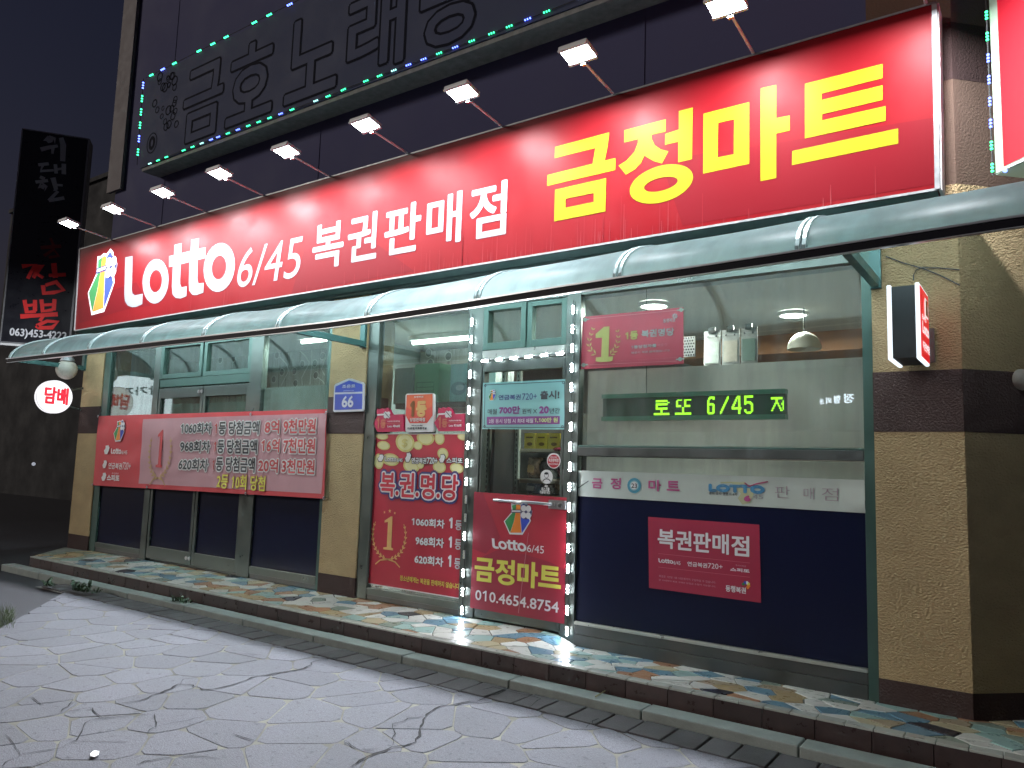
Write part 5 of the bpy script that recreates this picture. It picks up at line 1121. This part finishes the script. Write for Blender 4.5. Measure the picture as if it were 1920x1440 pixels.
multi('cooker_print', [[ell((x0*.6+x1*.4), zsh+(zt_-zsh)*.36, .10, .07)]], gp, mat('cooker_grey', (.20,.36,.42), .5), t, .003); multi('cooker_print', [[ell((x0*.6+x1*.4)+.02, zsh+(zt_-zsh)*.38, .055, .03)]], gp, mat('cooker_light', (.40,.58,.62), .5), t, .004)
for k, (u0, u1, v1, lab) in enumerate(((738,773,690,'pale grey-green carton left of the green carton'),)):
    carton(u0, u1, v1, .35, (.16,.24,.22), lab, 'grey_card')
# shelving and goods behind the door
st = thing('shop_rack', 'steel rack with slotted posts and shelves behind the shop door', 'rack', (-3.9,.9,0)); sp_ = F(.85)
SLOT = mat('rack_post', (.36,.42,.38), .5, .2)
for u in (912, 934+4, 966, 1075):
    x0 = sp_.px(u, 860)[0]; pst = box('post', (x0, x0+.05, .83, .87, 0, 2.5), SLOT, st)
    mb = MB(); z = .7
    while z < 2.4: mb.box(x0+.02, x0+.03, .826, .829, z, z+.03); z += .055
    put('slot', mb, BLACK_V, pst)
for v in (841, 900): 
    z = sp_.px(990, v)[1]; box('shelf', (sp_.px(908,860)[0], -2.6, .86, 1.35, z-.03, z), mat('shelf_cream', (.50,.46,.36), .5), st)
z = sp_.px(990, 800)[1]-.0; box('back_panel', (-5.0, -2.6, 1.36, 1.38, 0, 1.95), mat('rack_back', (.08,.085,.085), .7), st)
zs = sp_.px(990, 841)[1]
YB_ = mat('yellow_card', (.62,.50,.06), .55, var=.06)
yl = ['yellow box on the shelf, leftmost of three tall ones behind the door', 'yellow box on the shelf, middle one of three tall ones', 'yellow box on the shelf, rightmost of three tall ones']
for k, (u0, u1) in enumerate(((980,1001),(1002.5,1023),(1025,1047))):
    x0, x1 = sp_.px(u0,830)[0], sp_.px(u1,830)[0]; zt_ = sp_.px(1010,812)[1]; t = thing('yellow_box', yl[k], 'box', ((x0+x1)/2,.88,zs), 'yellow boxes on the shelf behind the door')
    box('carton_body', (x0, x1-.004, .88, 1.1, zs, zt_), YB_, t, .003); q = F(.879); multi('label_print', [[ell((x0+x1)/2, zs+(zt_-zs)*.3, .035, .018)], [[(x0+.02,zt_-.05),(x1-.03,zt_-.05),(x1-.03,zt_-.035),(x0+.02,zt_-.035)]]], q, mat('brown_ink', (.18,.11,.02), .6), t, .002)
for k, (v0, v1) in enumerate(((841,831),(830.5,821))):
    x0, x1 = sp_.px(1049,830)[0], sp_.px(1066,830)[0]; z_0, z_1 = sp_.px(1057,v0)[1], sp_.px(1057,v1)[1]; t = thing('yellow_box', ('lower small flat yellow box by the right LED strip', 'upper small flat yellow box by the right LED strip')[k], 'box', ((x0+x1)/2,.88,z_0), 'yellow boxes on the shelf behind the door')
    box('carton_body', (x0, x1, .88, 1.1, z_0, z_1-.003), YB_, t, .003); box('flap', (x0+.02, x1-.02, .878, .8795, z_0+.02, z_1-.022), mat('yellow_pale', (.7,.62,.25), .55), t)
def pack(u0, u1, v0, v1, y, m, label, cat='snack bag', m2=None, lit=True):
    pl = F(y); x0, z_0 = pl.px(u0, v0); x1, z_1 = pl.px(u1, v1); w_, h_ = x1-x0, z_1-z_0; mb = MB(); n, k_ = 8, 8
    for i in range(n+1):
        for j in range(k_+1):
            u, v = i/n, j/k_; bl_ = math.sin(math.pi*u)**.6*math.sin(math.pi*v)**.6; mb.v.append(V((x0+u*w_+random.uniform(-.004,.004), y+.06-.09*bl_+random.uniform(-.010,.010), z_0+v*h_)))
    for i in range(n):
        for j in range(k_): a = i*(k_+1)+j; mb.f.append((a, a+k_+1, a+k_+2, a+1))
    b0 = len(mb.v)
    for i in range(n+1):
        for j in range(k_+1): p = mb.v[i*(k_+1)+j]; mb.v.append(V((p.x, y+.12-(p.y-y)*.6, p.z)))
    for i in range(n):
        for j in range(k_): a = b0+i*(k_+1)+j; mb.f.append((a+1, a+k_+2, a+k_+1, a))
    t = thing('snack_bag', label, cat, ((x0+x1)/2, y+.05, z_0), 'packets on the rack behind the door'); put('bag', mb, m, t, True)
    if m2: multi('label_print', [[[(x0+w_*.3,z_0+h_*.3),(x0+w_*.75,z_0+h_*.25),(x0+w_*.8,z_0+h_*.6),(x0+w_*.35,z_0+h_*.65)]]], F(y-.04), m2, t, .0)
FOIL = lambda nm, c, me=.3: mat(nm, tuple(min(.8, x*1.9) for x in c), .28, me, spec=.6, var=.5, vscale=22)
pack(924,945,836,812,.92,FOIL('foil_red',(.22,.05,.04)),'red and brown snack bag on the upper left shelf', m2=GOLD); pack(945,957,836,815,.95,FOIL('foil_green',(.10,.12,.06)),'dark green snack bag beside the red snack bag')
pack(984,1012,896,858,.92,FOIL('foil_brown',(.16,.09,.05)),'brown foil snack bag under the yellow boxes', m2=mat('tan_ink',(.35,.22,.08),.5)); pack(1008,1030,894,860,.95,FOIL('foil_black',(.03,.025,.03)),'black foil bag behind the round red sticker')
pack(1040,1062,894,858,.9,FOIL('foil_plum',(.10,.03,.05)),'plum coloured bag at the right of the middle shelf')
pack(982,1012,926,902,.86,FOIL('foil_blue',(.03,.06,.11)),'dark blue foil bag on the lower shelf', m2=GREY_V); pack(1012,1040,928,902,.88,FOIL('foil_dark',(.05,.035,.03)),'dark bag behind the drawn face sticker'); pack(1036,1056,926,898,.9,FOIL('foil_ochre',(.16,.10,.04)),'ochre bag at the right end of the lower shelf')
pack(1032,1066,840+7,838,.84,FOIL('foil_crimson',(.20,.015,.04)),'flat crimson pack under the small yellow boxes')
box('shelf', (sp_.px(976,860)[0], -2.6, .80, 1.3, sp_.px(1000,898)[1]-.012, sp_.px(1000,898)[1]), MATS['shelf_cream'], st)
box('shelf', (sp_.px(908,860)[0], -2.6, .80, 1.3, sp_.px(1000,928)[1]-.03, sp_.px(1000,928)[1]), MATS['shelf_cream'], st)
# bottle with a red cap and a grey sack below it
bp_ = F(.9); cx, zb = bp_.px(927, 891); zt_ = bp_.px(927, 853)[1]; h = zt_-zb; r = .075
t = thing('bottle', 'clear bottle with a red cap on the rack behind the door', 'bottle', (cx,.95,zb))
put('bottle_body', MB().lathe((cx,.95,zb), [(0,0),(r,.0),(r*1.02,h*.5),(r*.8,h*.65),(r*.35,h*.78),(r*.33,h*.84)], 18), mat('bottle_plastic', (.30,.33,.33), .12, spec=.7, var=.3, vscale=20), t, True); put('cap', MB().lathe((cx,.95,zb+h*.84), [(r*.4,0),(r*.4,h*.15),(0,h*.16)], 14), mat('red_cap', (.4,.04,.03), .4), t); put('bottle_label', MB().lathe((cx,.95,zb+h*.55), [(r*1.03,-.03),(r*.98,.04)], 18), mat('red_label',(.35,.06,.05),.5), t)
pack(916,957,926,893,.88,mat('grey_sack',(.30,.31,.31),.5,var=.15,vscale=12),'grey printed sack standing below the clear bottle','sack'); text('국산 콩나물', F(.80), [(926,916),(945,900)], BLACK_V, bpy.data.objects['bottle'], .0, .03) if False else None

# ================================================================== surroundings: dark street at the left, buildings across the road (they show only in the panes)
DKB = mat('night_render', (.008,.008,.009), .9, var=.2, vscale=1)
nb = thing('neighbour_building', 'dark neighbouring building in the night behind the round lit sign', 'building', (-24, 9, GZ))
put('wall', MB().box(-34,-15.5,7,17,GZ-.1,11), DKB, nb)
box('gutter', (-34, -15.5, 6.9, 6.99, 10.9, 11.05), DKB, nb)
lt = V(PL((-22,0,0),(0,1,0)).p(63,870)); t = thing('distant_lamp', 'tiny distant white light in the dark street at the left', 'lamp', lt); put('glow', MB().lathe(lt, [(0,-.05),(.04,-.03),(.05,0),(.04,.03),(0,.05)], 8), emat('far_glow', (.8,.85,1), .35), t)
# across the road
ob = thing('opposite_building', 'building across the road with lit clinic lettering, mirrored in the panes', 'building', (-2,-13,GZ))
put('wall', MB().box(-30,14,-21,-13,GZ-.1,2.4), DKB, ob); box('sign_board', (-6, 3, -13.1, -13.0, 2.45, 3.9), DKB, ob)
op = PL((0,-12.98,0),(-1,0,0)); vp = F(12.98)
CLN = emat('clinic_letters', (.8,.85,1), 9)
for ch, l, r, b, t_ in (('정',1602,1583,756,738),('형',1577,1564,757,741),('외',1560,1549,758,745),('과',1546,1537,760,748)):
    x0, x1 = vp.px(l, 747)[0], vp.px(r, 747)[0]; z0_, z1_ = vp.px((l+r)/2, b)[1], vp.px((l+r)/2, t_)[1]; text(ch, op, (-x0,-x1,z0_,z1_), CLN, ob, .02, .03, loc=True)
x0, x1 = vp.px(212,730)[0], vp.px(300,730)[0]; z0_, z1_ = vp.px(250,757)[1], vp.px(250,704)[1]
bs = box('lit_board', (x0-1.5, x1+1.0, -12.99, -12.9, z0_-1.2, z1_), emat('board_glow', (.85,.92,1), 3.2), ob); ob2 = PL((0,-12.895,0),(-1,0,0))
text('참가자미', ob2, (-x1-.4,-x0+.2,z0_+.35,z1_-.55), BLACK_V, bs, .01, .05, loc=True)
